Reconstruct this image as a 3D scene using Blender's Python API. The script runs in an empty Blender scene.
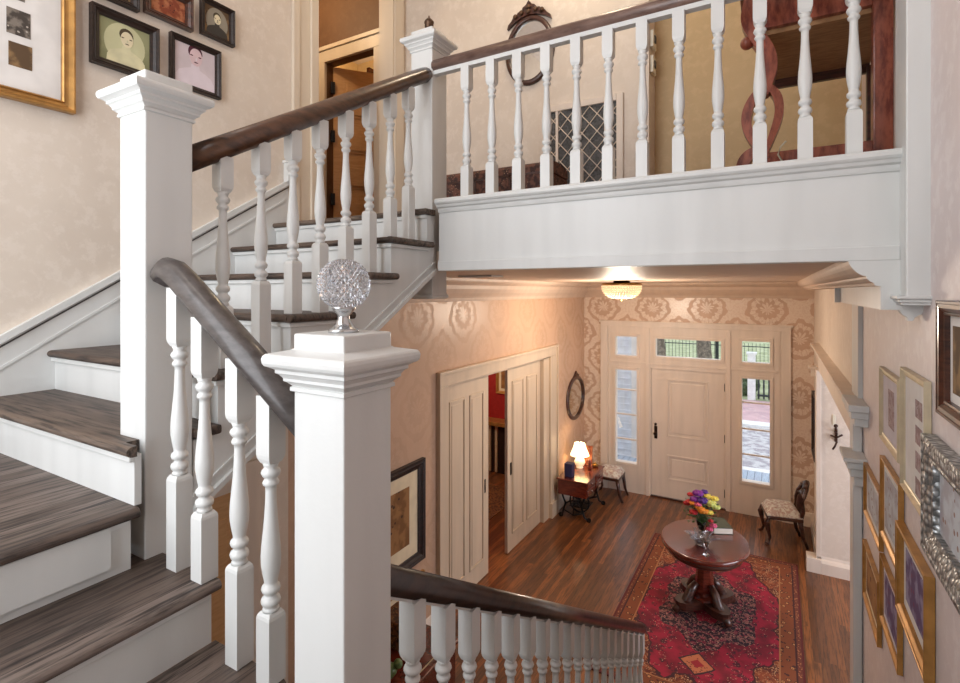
import bpy, bmesh, math, random
from mathutils import Vector
random.seed(7)
PI = math.pi
sc = bpy.context.scene
COL = sc.collection
H = 3.4

# ------------------------------------------------------------------ materials
def lin(c):
    return tuple(((x/255)/12.92 if x/255 <= .04045 else ((x/255+.055)/1.055)**2.4) for x in c) + (1,)

class E_:
    """tiny arithmetic wrapper over math nodes"""
    def __init__(s, nt, k): s.nt, s.k = nt, k
    def _m(s, op, *a):
        n = s.nt.nodes.new('ShaderNodeMath'); n.operation = op
        for i, v in enumerate((s,)+a):
            if isinstance(v, E_): s.nt.links.new(v.k, n.inputs[i])
            else: n.inputs[i].default_value = v
        return E_(s.nt, n.outputs[0])
    def __add__(s, o): return s._m('ADD', o)
    def __sub__(s, o): return s._m('SUBTRACT', o)
    def __mul__(s, o): return s._m('MULTIPLY', o)
    def __truediv__(s, o): return s._m('DIVIDE', o)
    def sin(s): return s._m('SINE')
    def cos(s): return s._m('COSINE')
    def abs(s): return s._m('ABSOLUTE')
    def floor(s): return s._m('FLOOR')
    def fract(s): return s._m('FRACT')
    def sqrt(s): return s._m('SQRT')
    def gt(s, o): return s._m('GREATER_THAN', o)
    def lt(s, o): return s._m('LESS_THAN', o)
    def min(s, o): return s._m('MINIMUM', o)
    def max(s, o): return s._m('MAXIMUM', o)
    def atan2(s, o): return s._m('ARCTAN2', o)
    def clamp(s):
        n = s._m('ADD', 0.0); n.k.node.use_clamp = True; return n
    def step(s, a, b):
        n = s.nt.nodes.new('ShaderNodeMapRange'); n.interpolation_type = 'SMOOTHSTEP'
        s.nt.links.new(s.k, n.inputs[0]); n.inputs[1].default_value = a; n.inputs[2].default_value = b
        return E_(s.nt, n.outputs[0])

class Mat:
    def __init__(s, name, color=(200,200,200), rough=.5, metal=0, coat=0, spec=.5):
        s.m = bpy.data.materials.new(name); s.m.use_nodes = True
        s.nt = s.m.node_tree; s.b = s.nt.nodes['Principled BSDF']
        s.b.inputs['Base Color'].default_value = lin(color)
        s.b.inputs['Roughness'].default_value = rough
        s.b.inputs['Metallic'].default_value = metal
        s.b.inputs['Coat Weight'].default_value = coat
        s.b.inputs['Coat Roughness'].default_value = .15
        s.b.inputs['Specular IOR Level'].default_value = spec
        s.tc = None
    def xyz(s, kind='Object'):
        if not s.tc: s.tc = s.nt.nodes.new('ShaderNodeTexCoord')
        p = s.nt.nodes.new('ShaderNodeSeparateXYZ'); s.nt.links.new(s.tc.outputs[kind], p.inputs[0])
        return [E_(s.nt, p.outputs[i]) for i in range(3)]
    def vec(s, x, y, z=0.0):
        n = s.nt.nodes.new('ShaderNodeCombineXYZ')
        for i, v in enumerate((x, y, z)):
            if isinstance(v, E_): s.nt.links.new(v.k, n.inputs[i])
            else: n.inputs[i].default_value = v
        return n.outputs[0]
    def noise(s, vec, scale=5, detail=3, rough=.5):
        n = s.nt.nodes.new('ShaderNodeTexNoise'); s.nt.links.new(vec, n.inputs['Vector'])
        n.inputs['Scale'].default_value = scale; n.inputs['Detail'].default_value = detail; n.inputs['Roughness'].default_value = rough
        return E_(s.nt, n.outputs[0])
    def white(s, vec):
        n = s.nt.nodes.new('ShaderNodeTexWhiteNoise'); s.nt.links.new(vec, n.inputs['Vector']); return E_(s.nt, n.outputs['Value'])
    def voro(s, vec, scale=10, feature='F1'):
        n = s.nt.nodes.new('ShaderNodeTexVoronoi'); n.feature = feature
        s.nt.links.new(vec, n.inputs['Vector']); n.inputs['Scale'].default_value = scale
        return E_(s.nt, n.outputs['Distance'])
    def rgb(s, c):
        n = s.nt.nodes.new('ShaderNodeRGB'); n.outputs[0].default_value = lin(c); return n.outputs[0]
    def mix(s, f, a, b):
        n = s.nt.nodes.new('ShaderNodeMix'); n.data_type = 'RGBA'
        if isinstance(f, E_): s.nt.links.new(f.k, n.inputs[0])
        else: n.inputs[0].default_value = f
        for i, v in ((6, a), (7, b)):
            if isinstance(v, tuple): n.inputs[i].default_value = lin(v)
            else: s.nt.links.new(v, n.inputs[i])
        return n.outputs[2]
    def col(s, o): s.nt.links.new(o, s.b.inputs['Base Color']); return s
    def rgh(s, e): s.nt.links.new(e.k, s.b.inputs['Roughness']); return s
    def bump(s, e, st=.2, d=.01):
        n = s.nt.nodes.new('ShaderNodeBump'); n.inputs['Strength'].default_value = st; n.inputs['Distance'].default_value = d
        s.nt.links.new(e.k, n.inputs['Height']); s.nt.links.new(n.outputs[0], s.b.inputs['Normal']); return s
    def emit(s, c, st):
        s.b.inputs['Emission Color'].default_value = lin(c); s.b.inputs['Emission Strength'].default_value = st; return s

M = {}
def simple(name, c, rough=.5, metal=0, coat=0, var=.0, scale=8, spec=.5):
    k = Mat(name.replace('_', ' '), c, rough, metal, coat, spec)
    x, y, z = k.xyz()
    n = k.noise(k.vec(x, y, z), scale, 3)
    v = max(var, .03)
    k.col(k.mix(n.step(.3, .7), tuple(int(q*(1-v)) for q in c), tuple(min(255, int(q*(1+v))) for q in c)))
    M[name] = k.m
    return k

def paint(name, c, rough=.38):
    k = Mat(name.replace('_', ' '), c, rough, 0, 0)
    x, y, z = k.xyz()
    n = k.noise(k.vec(x, y, z), 45, 4, .6)
    n2 = k.noise(k.vec(x*3, y*3, z*.4), 3, 2)
    k.col(k.mix(n2.step(.35, .75), c, tuple(int(q*.965) for q in c)))
    k.bump(n, .12, .004)
    M[name] = k.m
paint('white_paint', (219,220,218)); paint('ivory_paint', (222,208,188), .4); paint('trim_ivory', (230,217,204), .42)
paint('trim_ivory_shaded', (212,192,168), .42)  # trim ivory with the dimmer light on the left wall put into its colour
paint('ceiling_paint', (210,186,166), .5)

def wall_mat(name, a, b, c, rough=.55):
    k = Mat(name.replace('_', ' '), a, rough)
    x, y, z = k.xyz()
    v = k.vec(x, y, z)
    n = k.noise(v, 1.6, 4, .6); n2 = k.noise(v, 14, 5, .7); n3 = k.noise(k.vec(x*9, y*9, z*1.5), 6, 3)
    m = k.mix(n.step(.35, .65), a, b)
    m = k.mix(n2.step(.48, .62)*.55, m, c)
    k.col(m); k.rgh(n3*.15+rough-.08); k.bump(n2, .1, .003)
    M[name] = k.m
wall_mat('faux_plaster', (224,212,198), (216,203,189), (231,220,208))
wall_mat('lavender_plaster', (226,213,211), (217,205,204), (234,225,223), .5)
wall_mat('pale_wall', (220,208,200), (214,202,195), (226,216,208), .6)
wall_mat('golden_wall', (200,172,128), (194,166,122), (208,180,136), .5)
wall_mat('brown_wall', (112,80,54), (104,74,50), (118,86,60), .6)
wall_mat('red_wall', (160,30,26), (146,24,22), (170,40,34), .6)

def damask(name, base, motif, amt, hor, rough=.45):
    k = Mat(name.replace('_', ' '), base, rough)
    x, y, z = k.xyz()
    h = x if hor == 'x' else y
    nv = k.vec(x, y, z)
    w = (k.noise(nv, 9, 2)-.5)*.09; w2 = (k.noise(k.vec(y, z, x), 11, 2)-.5)*.09
    u = h*(1/.83)+.12+w; v = z*(1/.86)+.37+w2
    g = (u*(2*PI)).cos() + (v*(2*PI)).cos()
    fu = (u+.5).fract()-.5; fv = (v+.5).fract()-.5
    th = fv.atan2(fu)
    r = (fu*fu*2.2+fv*fv).sqrt()
    gu = (u.fract()-.5); gv = (v.fract()-.5)
    th2 = gv.atan2(gu)
    pos = g.gt(0)
    ths = pos*th + (pos*-1+1)*th2
    ga = g.abs()
    n5 = k.noise(nv, 22, 2)-.5
    sc1 = (ths*5.5+PI/4).cos().abs()*(ths.sin()*.12+.30)
    ph = ga*.95 + sc1*(ga*.35+.45) + n5*.18
    mask = (ph*(2*PI)).sin().gt(-.12)
    veins = ((ths*11).sin().abs().lt(.16))*ga.gt(.5)*ga.lt(1.7)
    mask = (mask*(veins*-1+1)).max(ga.lt(.07))
    fine = k.noise(nv, 40, 3).step(.3, .6)
    n = k.noise(nv, 1.5, 3)
    m = k.mix(n.step(.35, .65), base, tuple(int(q*.95) for q in base))
    m = k.mix(mask*amt*(fine*.4+.6), m, motif)
    k.col(m); k.rgh(mask*-.15+rough)
    M[name] = k.m
damask('damask_paper', (208,176,152), (240,226,210), .72, 'x')
damask('damask_shaded', (206,170,142), (224,194,168), .17, 'y', .55)  # left wall paper: darkened in colour to stand for weaker light, motif kept faint

def boards(name, w, along, cols, rough=.3, coat=.3, seg=1.4, gap=.012, grain=1.0):
    k = Mat(name.replace('_', ' '), cols[0], rough, 0, coat)
    x, y, z = k.xyz()
    a, l = (x, y) if along == 'y' else (y, x)
    s = a/w
    i = s.floor()
    r = k.white(k.vec(i, 3.1))
    j = ((l+r*5.0)/seg).floor()
    r2 = k.white(k.vec(i, j, 1.7))
    g = k.noise(k.vec(a*34+r2*40, l*2.2, z*20), 2.0, 5, .65)
    g2 = k.noise(k.vec(a*6+r2*10, l*.8, z), 3, 3)
    m = k.mix(r2.step(.1, .9), cols[0], cols[1])
    m = k.mix((g.step(.42, .66)*grain*.75).clamp(), m, cols[2])
    m = k.mix(g2.step(.55, .8)*.35*grain, m, cols[3])
    f = s.fract()
    edge = f.lt(gap).max(f.gt(1-gap))
    m = k.mix(edge*.8, m, tuple(int(q*.3) for q in cols[0]))
    k.col(m); k.rgh(g*.18+rough); k.bump(g*.5-edge, .25, .003)
    M[name] = k.m
boards('hall_boards', .062, 'y', ((146,88,46), (98,58,31), (56,33,18), (174,114,62)), .24, .3, 3.2, .025)
boards('tread_oak_y', .075, 'y', ((118,104,96), (88,74,66), (38,30,27), (150,138,128)), .5, .05, 7, .018, 1.3)
boards('tread_oak_x', .3, 'x', ((104,88,76), (86,70,60), (38,29,25), (134,116,102)), .45, .05, 7, .0, 1.3)
boards('deck_boards', .12, 'y', ((178,190,204), (166,180,196), (150,160,176), (190,200,210)), .6, 0, 4, .04)

def woodm(name, a, b, rough=.25, coat=.4, sc_=(2,2,12)):
    k = Mat(name.replace('_', ' '), a, rough, 0, coat)
    x, y, z = k.xyz()
    g = k.noise(k.vec(x*sc_[0], y*sc_[1], z*sc_[2]), 5, 5, .6)
    k.col(k.mix(g.step(.35, .7), a, b)); k.rgh(g*.12+rough)
    M[name] = k.m
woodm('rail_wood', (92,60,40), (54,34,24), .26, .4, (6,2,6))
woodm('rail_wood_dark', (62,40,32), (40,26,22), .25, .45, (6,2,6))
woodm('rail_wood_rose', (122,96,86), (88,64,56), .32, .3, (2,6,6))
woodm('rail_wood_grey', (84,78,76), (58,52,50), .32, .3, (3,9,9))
woodm('mahogany', (112,44,30), (74,24,18), .16, .7)
woodm('aged_mahogany', (168,94,72), (112,50,40), .3, .3, (9,2,3))
woodm('dark_walnut', (78,42,30), (42,22,17), .28, .4)
woodm('black_wood', (44,28,22), (24,15,12), .42, .05)
woodm('plywood_brown', (178,136,94), (150,110,74), .5, 0, (3,14,3))  # lightened to carry the bounce light on the table's underside board
woodm('door_wood', (214,170,120), (202,156,106), .45, .1)
simple('gold_leaf', (184,138,78), .36, .55, var=.08, scale=16)
simple('pale_gold', (216,202,172), .38, .4, var=.04, scale=14)
simple('silver_leaf', (190,190,190), .3, .8, var=.25, scale=90)
simple('old_iron', (26,24,24), .4, .5)
simple('bronze', (88,66,50), .4, .6, var=.2, scale=50)
simple('brass', (150,112,54), .3, .85)
simple('nickel', (200,202,204), .2, .9)
simple('dark_plate', (48,32,22), .4, .5)
simple('mat_board', (226,222,218), .8)
simple('cream_mat', (232,216,184), .8)
simple('lavender_mat', (212,204,210), .8)
simple('blue_box', (44,46,84), .5)
simple('siding', (226,233,243), .6); simple('stone_white', (232,230,228), .7); simple('iron_fence', (44,52,54), .5)
simple('bark', (120,108,98), .9, var=.25, scale=8)
simple('pages', (238,230,216), .8); simple('book_green', (76,82,66), .6)
simple('plate_white', (226,220,200), .4)
simple('grille_dark', (70,70,70), .6, var=.3, scale=60)
simple('leaf_green', (50,84,40), .5, var=.2, scale=30); simple('jade', (110,136,84), .3)
for n, c in dict(purple=(120,40,140), violet=(78,44,130), red=(190,40,50), orange=(236,140,40), yellow=(226,206,90), pink=(216,92,130), lime=(206,214,120)).items():
    simple('petal_'+n, c, .6, var=.15, scale=60)
k = simple('hook_iron', (58,38,30), .4, .4)

def organic(name, cols, scale, rough=.8, detail=4):
    k = Mat(name.replace('_', ' '), cols[0], rough)
    x, y, z = k.xyz(); v = k.vec(x, y, z)
    n = k.noise(v, scale, detail); n2 = k.voro(v, scale*2.2); n3 = k.noise(k.vec(z, x, y), scale*.6, 2)
    m = k.mix(n.step(.42, .58), cols[0], cols[1])
    m = k.mix(n2.lt(.22)*n3.gt(.5), m, cols[2])
    k.col(m); M[name] = k.m
organic('brocade', ((112,74,60), (66,44,40), (170,132,104)), 28)
organic('needlepoint', ((216,212,200), (184,158,146), (140,60,58)), 26)
organic('photo_sepia', ((70,62,56), (128,118,108), (176,168,156)), 24)
organic('photo_brown', ((92,70,48), (140,110,74), (58,40,28)), 14)
organic('photo_red', ((130,60,36), (178,112,76), (62,28,20)), 22)
organic('photo_mauve', ((150,124,124), (176,156,156), (110,84,92)), 30)
organic('print_violet', ((96,72,112), (150,140,168), (120,56,92)), 11)
organic('print_pale', ((196,200,206), (176,172,178), (150,120,110)), 12)
organic('painting_gold', ((156,112,66), (124,84,46), (66,42,26)), 7)
organic('ornate_silver', ((180,182,182), (216,216,216), (110,112,112)), 60, .3)
k = Mat('ornate silver relief', (188,190,190), .32, .55); x, y, z = k.xyz(); v_ = k.voro(k.vec(x, y, z), 46); k.col(k.mix(v_.step(.1, .6), (214,216,216), (128,130,130))); k.bump(v_*-1.0, .9, .01); M['ornate_silver'] = k.m
organic('lawn_grass', ((176,180,140), (150,158,114), (196,198,166)), 1.6)
organic('shrub_leaf', ((90,104,74), (60,74,48), (150,160,130)), 9)
organic('brick_walk', ((204,168,170), (190,156,160), (222,200,198)), 2)
organic('pale_brick', ((200,196,196), (160,152,156), (214,210,210)), 4)
organic('tapestry', ((120,74,36), (70,44,26), (190,150,84)), 30)
organic('portrait_green', ((150,150,112), (134,134,98), (160,160,122)), 6)
simple('portrait_paper', (200,198,158), .8); simple('blouse', (214,208,170), .8, var=.08); simple('face_sepia', (226,214,180), .8)
simple('hair_sepia', (78,66,46), .8); simple('maroon_ink', (84,36,52), .8); simple('face_pink', (222,196,200), .8); simple('shirt_pink', (226,214,222), .8)
simple('portrait_pink', (214,200,206), .8); simple('oval_grey', (150,142,126), .8); simple('dress_dark', (62,56,50), .8)

# crystal
def glass(name, c=(255,255,255), rough=.03, ior=1.5):
    k = Mat(name.replace('_', ' '), c, rough); k.b.inputs['Transmission Weight'].default_value = 1; k.b.inputs['IOR'].default_value = ior
    M[name] = k.m; return k
glass('crystal', (250,252,255), .04)
k = Mat('cut crystal', (246,249,255), .05); k.b.inputs['Transmission Weight'].default_value = .8; k.b.inputs['IOR'].default_value = 1.5; M['cut_crystal'] = k.m
m = bpy.data.materials.new('window glass'); m.use_nodes = True
nt = m.node_tree; nt.nodes.clear()
o = nt.nodes.new('ShaderNodeOutputMaterial'); mx = nt.nodes.new('ShaderNodeMixShader'); t = nt.nodes.new('ShaderNodeBsdfTransparent'); g = nt.nodes.new('ShaderNodeBsdfGlossy')
g.inputs['Roughness'].default_value = .02; mx.inputs[0].default_value = .06
nt.links.new(t.outputs[0], mx.inputs[1]); nt.links.new(g.outputs[0], mx.inputs[2]); nt.links.new(mx.outputs[0], o.inputs[0])
M['window_glass'] = m
k = Mat('mirror glass', (225,225,222), .03, 1.0); M['mirror_glass'] = k.m
k = Mat('glowing crystal beads', (190,160,120), .2); k.emit((255,226,180), .75); M['glow_crystal'] = k.m
k = Mat('lit lamp shade', (250,240,220), .6); k.emit((255,222,170), 2.6); M['lamp_shade'] = k.m
k = Mat('lit porcelain', (250,240,225), .3); k.emit((255,216,160), .7); M['lamp_base'] = k.m

# rug
def rug_mat(L, W):
    k = Mat('persian rug pile', (150,30,50), .85)
    gx, gy, gz = k.xyz('Generated')
    x = (gx-.5)*W; y = (gy-.5)*L
    ax = x.abs(); ay = y.abs()
    d = (ax*-1+W/2).min(ay*-1+L/2)
    wob = (k.noise(k.vec(x, y), 5, 3)-.5)
    th = (y*.62).atan2(x)
    nz = k.noise(k.vec(ax, ay), 8, 3); nz2 = k.noise(k.vec(ax+4, ay), 15, 3)
    px, py = ax+wob*.05, ay+nz2*.04
    m1 = k.voro(k.vec(px, py), 16); m2 = k.voro(k.vec(px+3, py+1), 28); fine = k.voro(k.vec(px, py), 44)
    vine = (nz2-.5).abs().lt(.022)
    rr = ((x/.66)*(x/.66)+(y/1.24)*(y/1.24)).sqrt() + (th*8).cos()*.06 + wob*.3
    span = k.mix(nz.step(.42, .58), (136,66,38), (92,38,28))
    span = k.mix(m2.lt(.30), span, (70,40,36)); span = k.mix(m2.lt(.18), span, (196,150,108)); span = k.mix(vine, span, (168,112,76)); span = k.mix(fine.lt(.2)*nz.gt(.48), span, (204,172,132))
    field = k.mix(wob.step(-.12, .14), (156,26,54), (110,20,38))
    mot = nz.gt(.53)
    field = k.mix(m1.lt(.42)*mot*.85, field, (74,26,40)); field = k.mix(m2.lt(.22)*mot, field, (196,120,104)); field = k.mix(vine*mot, field, (60,24,36)); field = k.mix(fine.lt(.16)*nz.gt(.5), field, (206,172,140))
    med = k.mix(m1.lt(.34), (40,22,34), (122,40,58)); med = k.mix(m2.lt(.24), med, (176,104,104)); med = k.mix(vine, med, (150,96,88)); med = k.mix(fine.lt(.2), med, (190,156,134))
    c = k.mix(rr.lt(1.03), span, (64,28,34)); c = k.mix(rr.lt(1.0), c, field)
    r3 = ((x/.46)*(x/.46)+(y/.70)*(y/.70)).sqrt()+(th*6).cos()*.1+wob*.3
    c = k.mix(r3.lt(1.0), c, med)
    r4 = ((x/.17)*(x/.17)+(y/.26)*(y/.26)).sqrt()+wob*.4+(th*8).cos()*.08
    c = k.mix(r4.lt(1.0)*fine.gt(.25), c, (160,34,56))
    dx = ax; dy = (ay-.95).abs()
    dia = dx/.16+dy/.17+wob*.6
    c = k.mix(dia.lt(1.0), c, (58,30,38)); c = k.mix(dia.lt(.85), c, k.mix(fine.lt(.3), (186,110,74), (96,40,40))); c = k.mix(dia.lt(.35), c, (150,34,44))
    # border
    b1 = k.voro(k.vec(x, y), 17)
    bc = k.mix(b1.lt(.36), (126,66,36), (66,34,30)); bc = k.mix(b1.lt(.24), bc, (196,138,84)); bc = k.mix(b1.lt(.1), bc, (60,30,30))
    c = k.mix(d.lt(.20), c, (166,112,70)); c = k.mix(d.lt(.188), c, bc)
    c = k.mix(d.lt(.07), c, (60,26,26)); c = k.mix(d.lt(.055), c, k.mix(fine.lt(.3), (104,50,36), (170,112,72))); c = k.mix(d.lt(.02), c, (92,30,30))
    k.col(c); k.bump(k.noise(k.vec(x, y), 220, 2), .3, .004)
    return k.m
RUG_W, RUG_L = 1.70, 2.98
M['rug'] = rug_mat(RUG_L, RUG_W)

# ------------------------------------------------------------------ mesh helpers
class B:
    def __init__(s): s.bm = bmesh.new()
    def box(s, x0, x1, y0, y1, z0, z1, bev=0):
        v = [s.bm.verts.new((x, y, z)) for x in (x0, x1) for y in (y0, y1) for z in (z0, z1)]
        fs = [(0,1,3,2), (4,6,7,5), (0,4,5,1), (2,3,7,6), (0,2,6,4), (1,5,7,3)]
        f = [s.bm.faces.new([v[i] for i in q]) for q in fs]
        if bev:
            es = list({e for q in f for e in q.edges})
            bmesh.ops.bevel(s.bm, geom=es, offset=bev, segments=2, affect='EDGES', profile=.5)
        return s
    def prism(s, pts, axis, a0, a1):
        """extrude a closed 2-D outline along an axis; pts are (u,v): x->(y,z)  y->(x,z)  z->(x,y)"""
        def P(u, v, a): return {'x': (a, u, v), 'y': (u, a, v), 'z': (u, v, a)}[axis]
        A = [s.bm.verts.new(P(u, v, a0)) for u, v in pts]; C = [s.bm.verts.new(P(u, v, a1)) for u, v in pts]
        n = len(pts)
        for i in range(n): s.bm.faces.new((A[i], A[(i+1) % n], C[(i+1) % n], C[i]))
        s.bm.faces.new(A[::-1]); s.bm.faces.new(C)
        return s
    def lathe(s, prof, cx, cy, z0=0, n=16, sx=1, sy=1, cap=True):
        rings = []
        for r, z in prof:
            rings.append([s.bm.verts.new((cx+sx*r*math.cos(2*PI*i/n), cy+sy*r*math.sin(2*PI*i/n), z0+z)) for i in range(n)])
        for a, b in zip(rings, rings[1:]):
            for i in range(n): s.bm.faces.new((a[i], a[(i+1) % n], b[(i+1) % n], b[i])).smooth = True
        if cap: s.bm.faces.new(rings[0][::-1]); s.bm.faces.new(rings[-1])
        return s
    def sq(s, prof, cx, cy, z0=0, bev=0):
        """square section stack"""
        rings = []
        for r, z in prof:
            rings.append([s.bm.verts.new((cx+a*r, cy+b*r, z0+z)) for a, b in ((-1,-1), (1,-1), (1,1), (-1,1))])
        for a, b in zip(rings, rings[1:]):
            for i in range(4): s.bm.faces.new((a[i], a[(i+1) % 4], b[(i+1) % 4], b[i]))
        s.bm.faces.new(rings[0][::-1]); s.bm.faces.new(rings[-1])
        return s
    def tube(s, pts, r, n=10, prof=None, flat=None):
        """sweep a round (or given) section along a path"""
        pts = [Vector(p) for p in pts]
        rs = r if isinstance(r, (list, tuple)) else [r]*len(pts)
        rings = []; up0 = Vector((0,0,1))
        for i, p in enumerate(pts):
            t = (pts[min(i+1, len(pts)-1)]-pts[max(i-1, 0)]).normalized()
            u = up0 if abs(t.z) < .95 else Vector((0,1,0))
            a = t.cross(u).normalized(); b = a.cross(t).normalized()
            if prof: ring = [p+a*q[0]+b*q[1] for q in prof]
            else: ring = [p+(a*math.cos(2*PI*k/n)+b*math.sin(2*PI*k/n)*(flat or 1))*rs[i] for k in range(n)]
            rings.append([s.bm.verts.new(q) for q in ring])
        m = len(rings[0])
        for a, b in zip(rings, rings[1:]):
            for i in range(m): s.bm.faces.new((a[i], a[(i+1) % m], b[(i+1) % m], b[i])).smooth = True
        s.bm.faces.new(rings[0][::-1]); s.bm.faces.new(rings[-1])
        return s
    def ball(s, c, r, n=12, sq=(1,1,1)):
        prof = [(max(.001, math.sin(PI*i/n))*r, -math.cos(PI*i/n)*r*sq[2]) for i in range(n+1)]
        return s.lathe(prof, c[0], c[1], c[2], n+4, sq[0], sq[1])

def link(name, b, mat, parent=None, label=None):
    bm = b.bm
    bmesh.ops.recalc_face_normals(bm, faces=bm.faces)
    if parent is not None: org = Vector(parent['_o'])
    else:
        xs = [v.co for v in bm.verts]
        org = Vector(((min(c.x for c in xs)+max(c.x for c in xs))/2, (min(c.y for c in xs)+max(c.y for c in xs))/2, min(c.z for c in xs)))
    bmesh.ops.translate(bm, verts=bm.verts, vec=-org)
    me = bpy.data.meshes.new(name); bm.to_mesh(me); bm.free()
    me.materials.append(M[mat] if isinstance(mat, str) else mat)
    o = bpy.data.objects.new(name, me); COL.objects.link(o)
    if parent is not None: o.parent = parent
    else: o.location = org
    o['_o'] = tuple(org)
    if label: o['label'] = label
    return o
def thing(name, label, cat, loc, group=None):
    o = bpy.data.objects.new(name, None); COL.objects.link(o); o.location = loc; o['_o'] = tuple(loc)
    o.empty_display_size = .1
    o['label'] = label; o['category'] = cat
    if group: o['group'] = group
    return o
def tag(o, label, cat, group=None):
    o['label'] = label; o['category'] = cat
    if group: o['group'] = group
    return o
def struct(name, b, mat, parent=None, label=None):
    o = link(name, b, mat, parent, label)
    if parent is None: o['kind'] = 'structure'
    return o
def at(x, y, z, ang, pts):
    c, s_ = math.cos(ang), math.sin(ang)
    return [(x+p[0]*c-p[1]*s_, y+p[0]*s_+p[1]*c, z+p[2]) for p in pts]
def xf(b, x, y, z, ang):
    """rotate about z then move everything in a builder made round the origin"""
    c, s_ = math.cos(ang), math.sin(ang)
    for v in b.bm.verts:
        a, d = v.co.x, v.co.y
        v.co = Vector((x+a*c-d*s_, y+a*s_+d*c, z+v.co.z))
    return b

# ------------------------------------------------------------------ room shell
XL, XR = -2.97, .45
YF, YB = 8.82, -.75
ZC, ZU, ZT = 3.53, 3.858, 6.7
struct('floor', B().box(-6.6, 3.2, YB-.1, YF+.14, -.12, 0), 'hall_boards')

b = B()   # left wall, lower part in the hall (up to the top of the hall cornice)
b.box(XL-.14, XL, 2.45, 4.42, 0, ZC); b.box(XL-.14, XL, 7.22, YF+.14, 0, ZC); b.box(XL-.14, XL, 4.42, 7.22, 2.42, ZC)
struct('wall_left', b, 'damask_shaded')
b = B(); b.box(XL-.14, XL, YB-.1, 2.45, 0, ZC); b.box(XL-.14, XL, YB-.1, 2.70, ZC, ZT)
struct('wall_left', b, 'faux_plaster')
b = B(); b.box(XL-.14, XL, 3.58, 3.75, ZC, ZT); b.box(XL-.14, XL, 2.70, 3.58, 6.2, ZT); b.box(XL-.14, XL, 2.70, 3.58, ZC, ZU)
struct('wall_left', b, 'faux_plaster')

def wallgrid(name, mat, y0, y1, X0, X1, Z0, Z1, holes, parent=None, kind=True):
    xs = sorted({X0, X1, *[h[0] for h in holes], *[h[1] for h in holes]}); zs = sorted({Z0, Z1, *[h[2] for h in holes], *[h[3] for h in holes]})
    b = B()
    for i in range(len(xs)-1):
        run = None
        for j in range(len(zs)-1):
            cx, cz = (xs[i]+xs[i+1])/2, (zs[j]+zs[j+1])/2
            solid = not any(h[0] < cx < h[1] and h[2] < cz < h[3] for h in holes)
            if solid:
                run = (run[0], zs[j+1]) if run else (zs[j], zs[j+1])
            if (not solid or j == len(zs)-2) and run:
                b.box(xs[i], xs[i+1], y0, y1, run[0], run[1]); run = None
    return struct(name, b, mat, parent)
wallgrid('wall_front', 'damask_paper', YF, YF+.14, -6.6, 3.2, 0, ZC+.1, [(-2.5, 0.0, -.01, 2.8)])

# front door set: painted frame with sidelights and transoms
S = dict(s1=(-2.406,-2.052,2.307,2.628), s2=(-2.406,-2.052,.49,2.061), t0=(-1.744,-.767,2.326,2.615), t2=(-.475,-.105,2.317,2.636), s3=(-.475,-.105,.505,2.07))
struct('trim_1', B().box(-2.5, -2.494, YF+.13, YF+.14, 0, .01), 'trim_ivory') if False else None
holes = [S[q] for q in S]+[(-1.824,-.711,-.01,2.12)]
entry = wallgrid('trim_1', 'trim_ivory', YF-.01, YF+.1, -2.55, .05, 0, 2.80, holes)
b = B()
for x0, x1, z0, z1 in ((-2.668,-2.55,0,2.80), (.05,.166,0,2.80), (-2.668,.166,2.80,2.877)): b.box(x0, x1, YF-.035, YF, z0, z1, .004)
for x0, x1, z0, z1 in ((-2.69,.19,2.865,2.895),): b.box(x0, x1, YF-.05, YF, z0, z1, .004)
b.box(-2.53,-2.515,YF-.02,YF,.0,2.78); b.box(.01,.025,YF-.02,YF,.0,2.78)
b.box(-1.905,-1.845,YF-.03,YF,0,2.78,.003); b.box(-.69,-.63,YF-.03,YF,0,2.78,.003)
b.box(-2.5,.0,YF-.025,YF,2.18,2.21,.003)
link('casing', b, 'trim_ivory', entry)
for q, (x0, x1, z0, z1) in S.items():   # moulded stops round every light
    b = B(); w = .045
    for a in ((x0-w,x0,z0-w,z1+w), (x1,x1+w,z0-w,z1+w), (x0,x1,z0-w,z0), (x0,x1,z1,z1+w)): b.box(a[0], a[1], YF-.028, YF-.008, a[2], a[3], .003)
    link('light_moulding', b, 'trim_ivory', entry)
    w = struct('window_%d' % (1+list(S).index(q)), B().box(x0, x1, YF+.045, YF+.051, z0, z1), 'window_glass')
    if q in ('s2', 's3'):
        b = B()
        for zz in ((1.718,1.298,.877) if q == 's2' else (1.70,1.295,.905)): b.box(x0, x1, YF+.025, YF+.06, zz-.011, zz+.011)
        link('muntin', b, 'trim_ivory', w)
# front door leaf
b = B(); x0, x1 = -1.82, -.715
pans = [(-1.554,-.968,1.035,1.946), (-1.554,-.968,.33,.70)]
dr = wallgrid('door_1', 'trim_ivory', YF+.02, YF+.065, x0, x1, .012, 2.115, pans)
for p in pans:
    b = B(); b.box(p[0], p[1], YF+.035, YF+.05, p[2], p[3])
    b.box(p[0]+.045, p[1]-.045, YF+.022, YF+.04, p[2]+.045, p[3]-.045, .008)
    for a in ((p[0]-.02,p[0]+.008,p[2]-.02,p[3]+.02), (p[1]-.008,p[1]+.02,p[2]-.02,p[3]+.02), (p[0]+.008,p[1]-.008,p[2]-.02,p[2]+.008), (p[0]+.008,p[1]-.008,p[3]-.008,p[3]+.02)):
        b.box(a[0], a[1], YF+.010, YF+.024, a[2], a[3], .004)
    link('panel', b, 'trim_ivory', dr)
b = B().box(-1.775,-1.725,YF+.008,YF+.02,.96,1.17,.004); link('lock_plate', b, 'dark_plate', dr, 'dark bronze lock plate')
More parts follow.
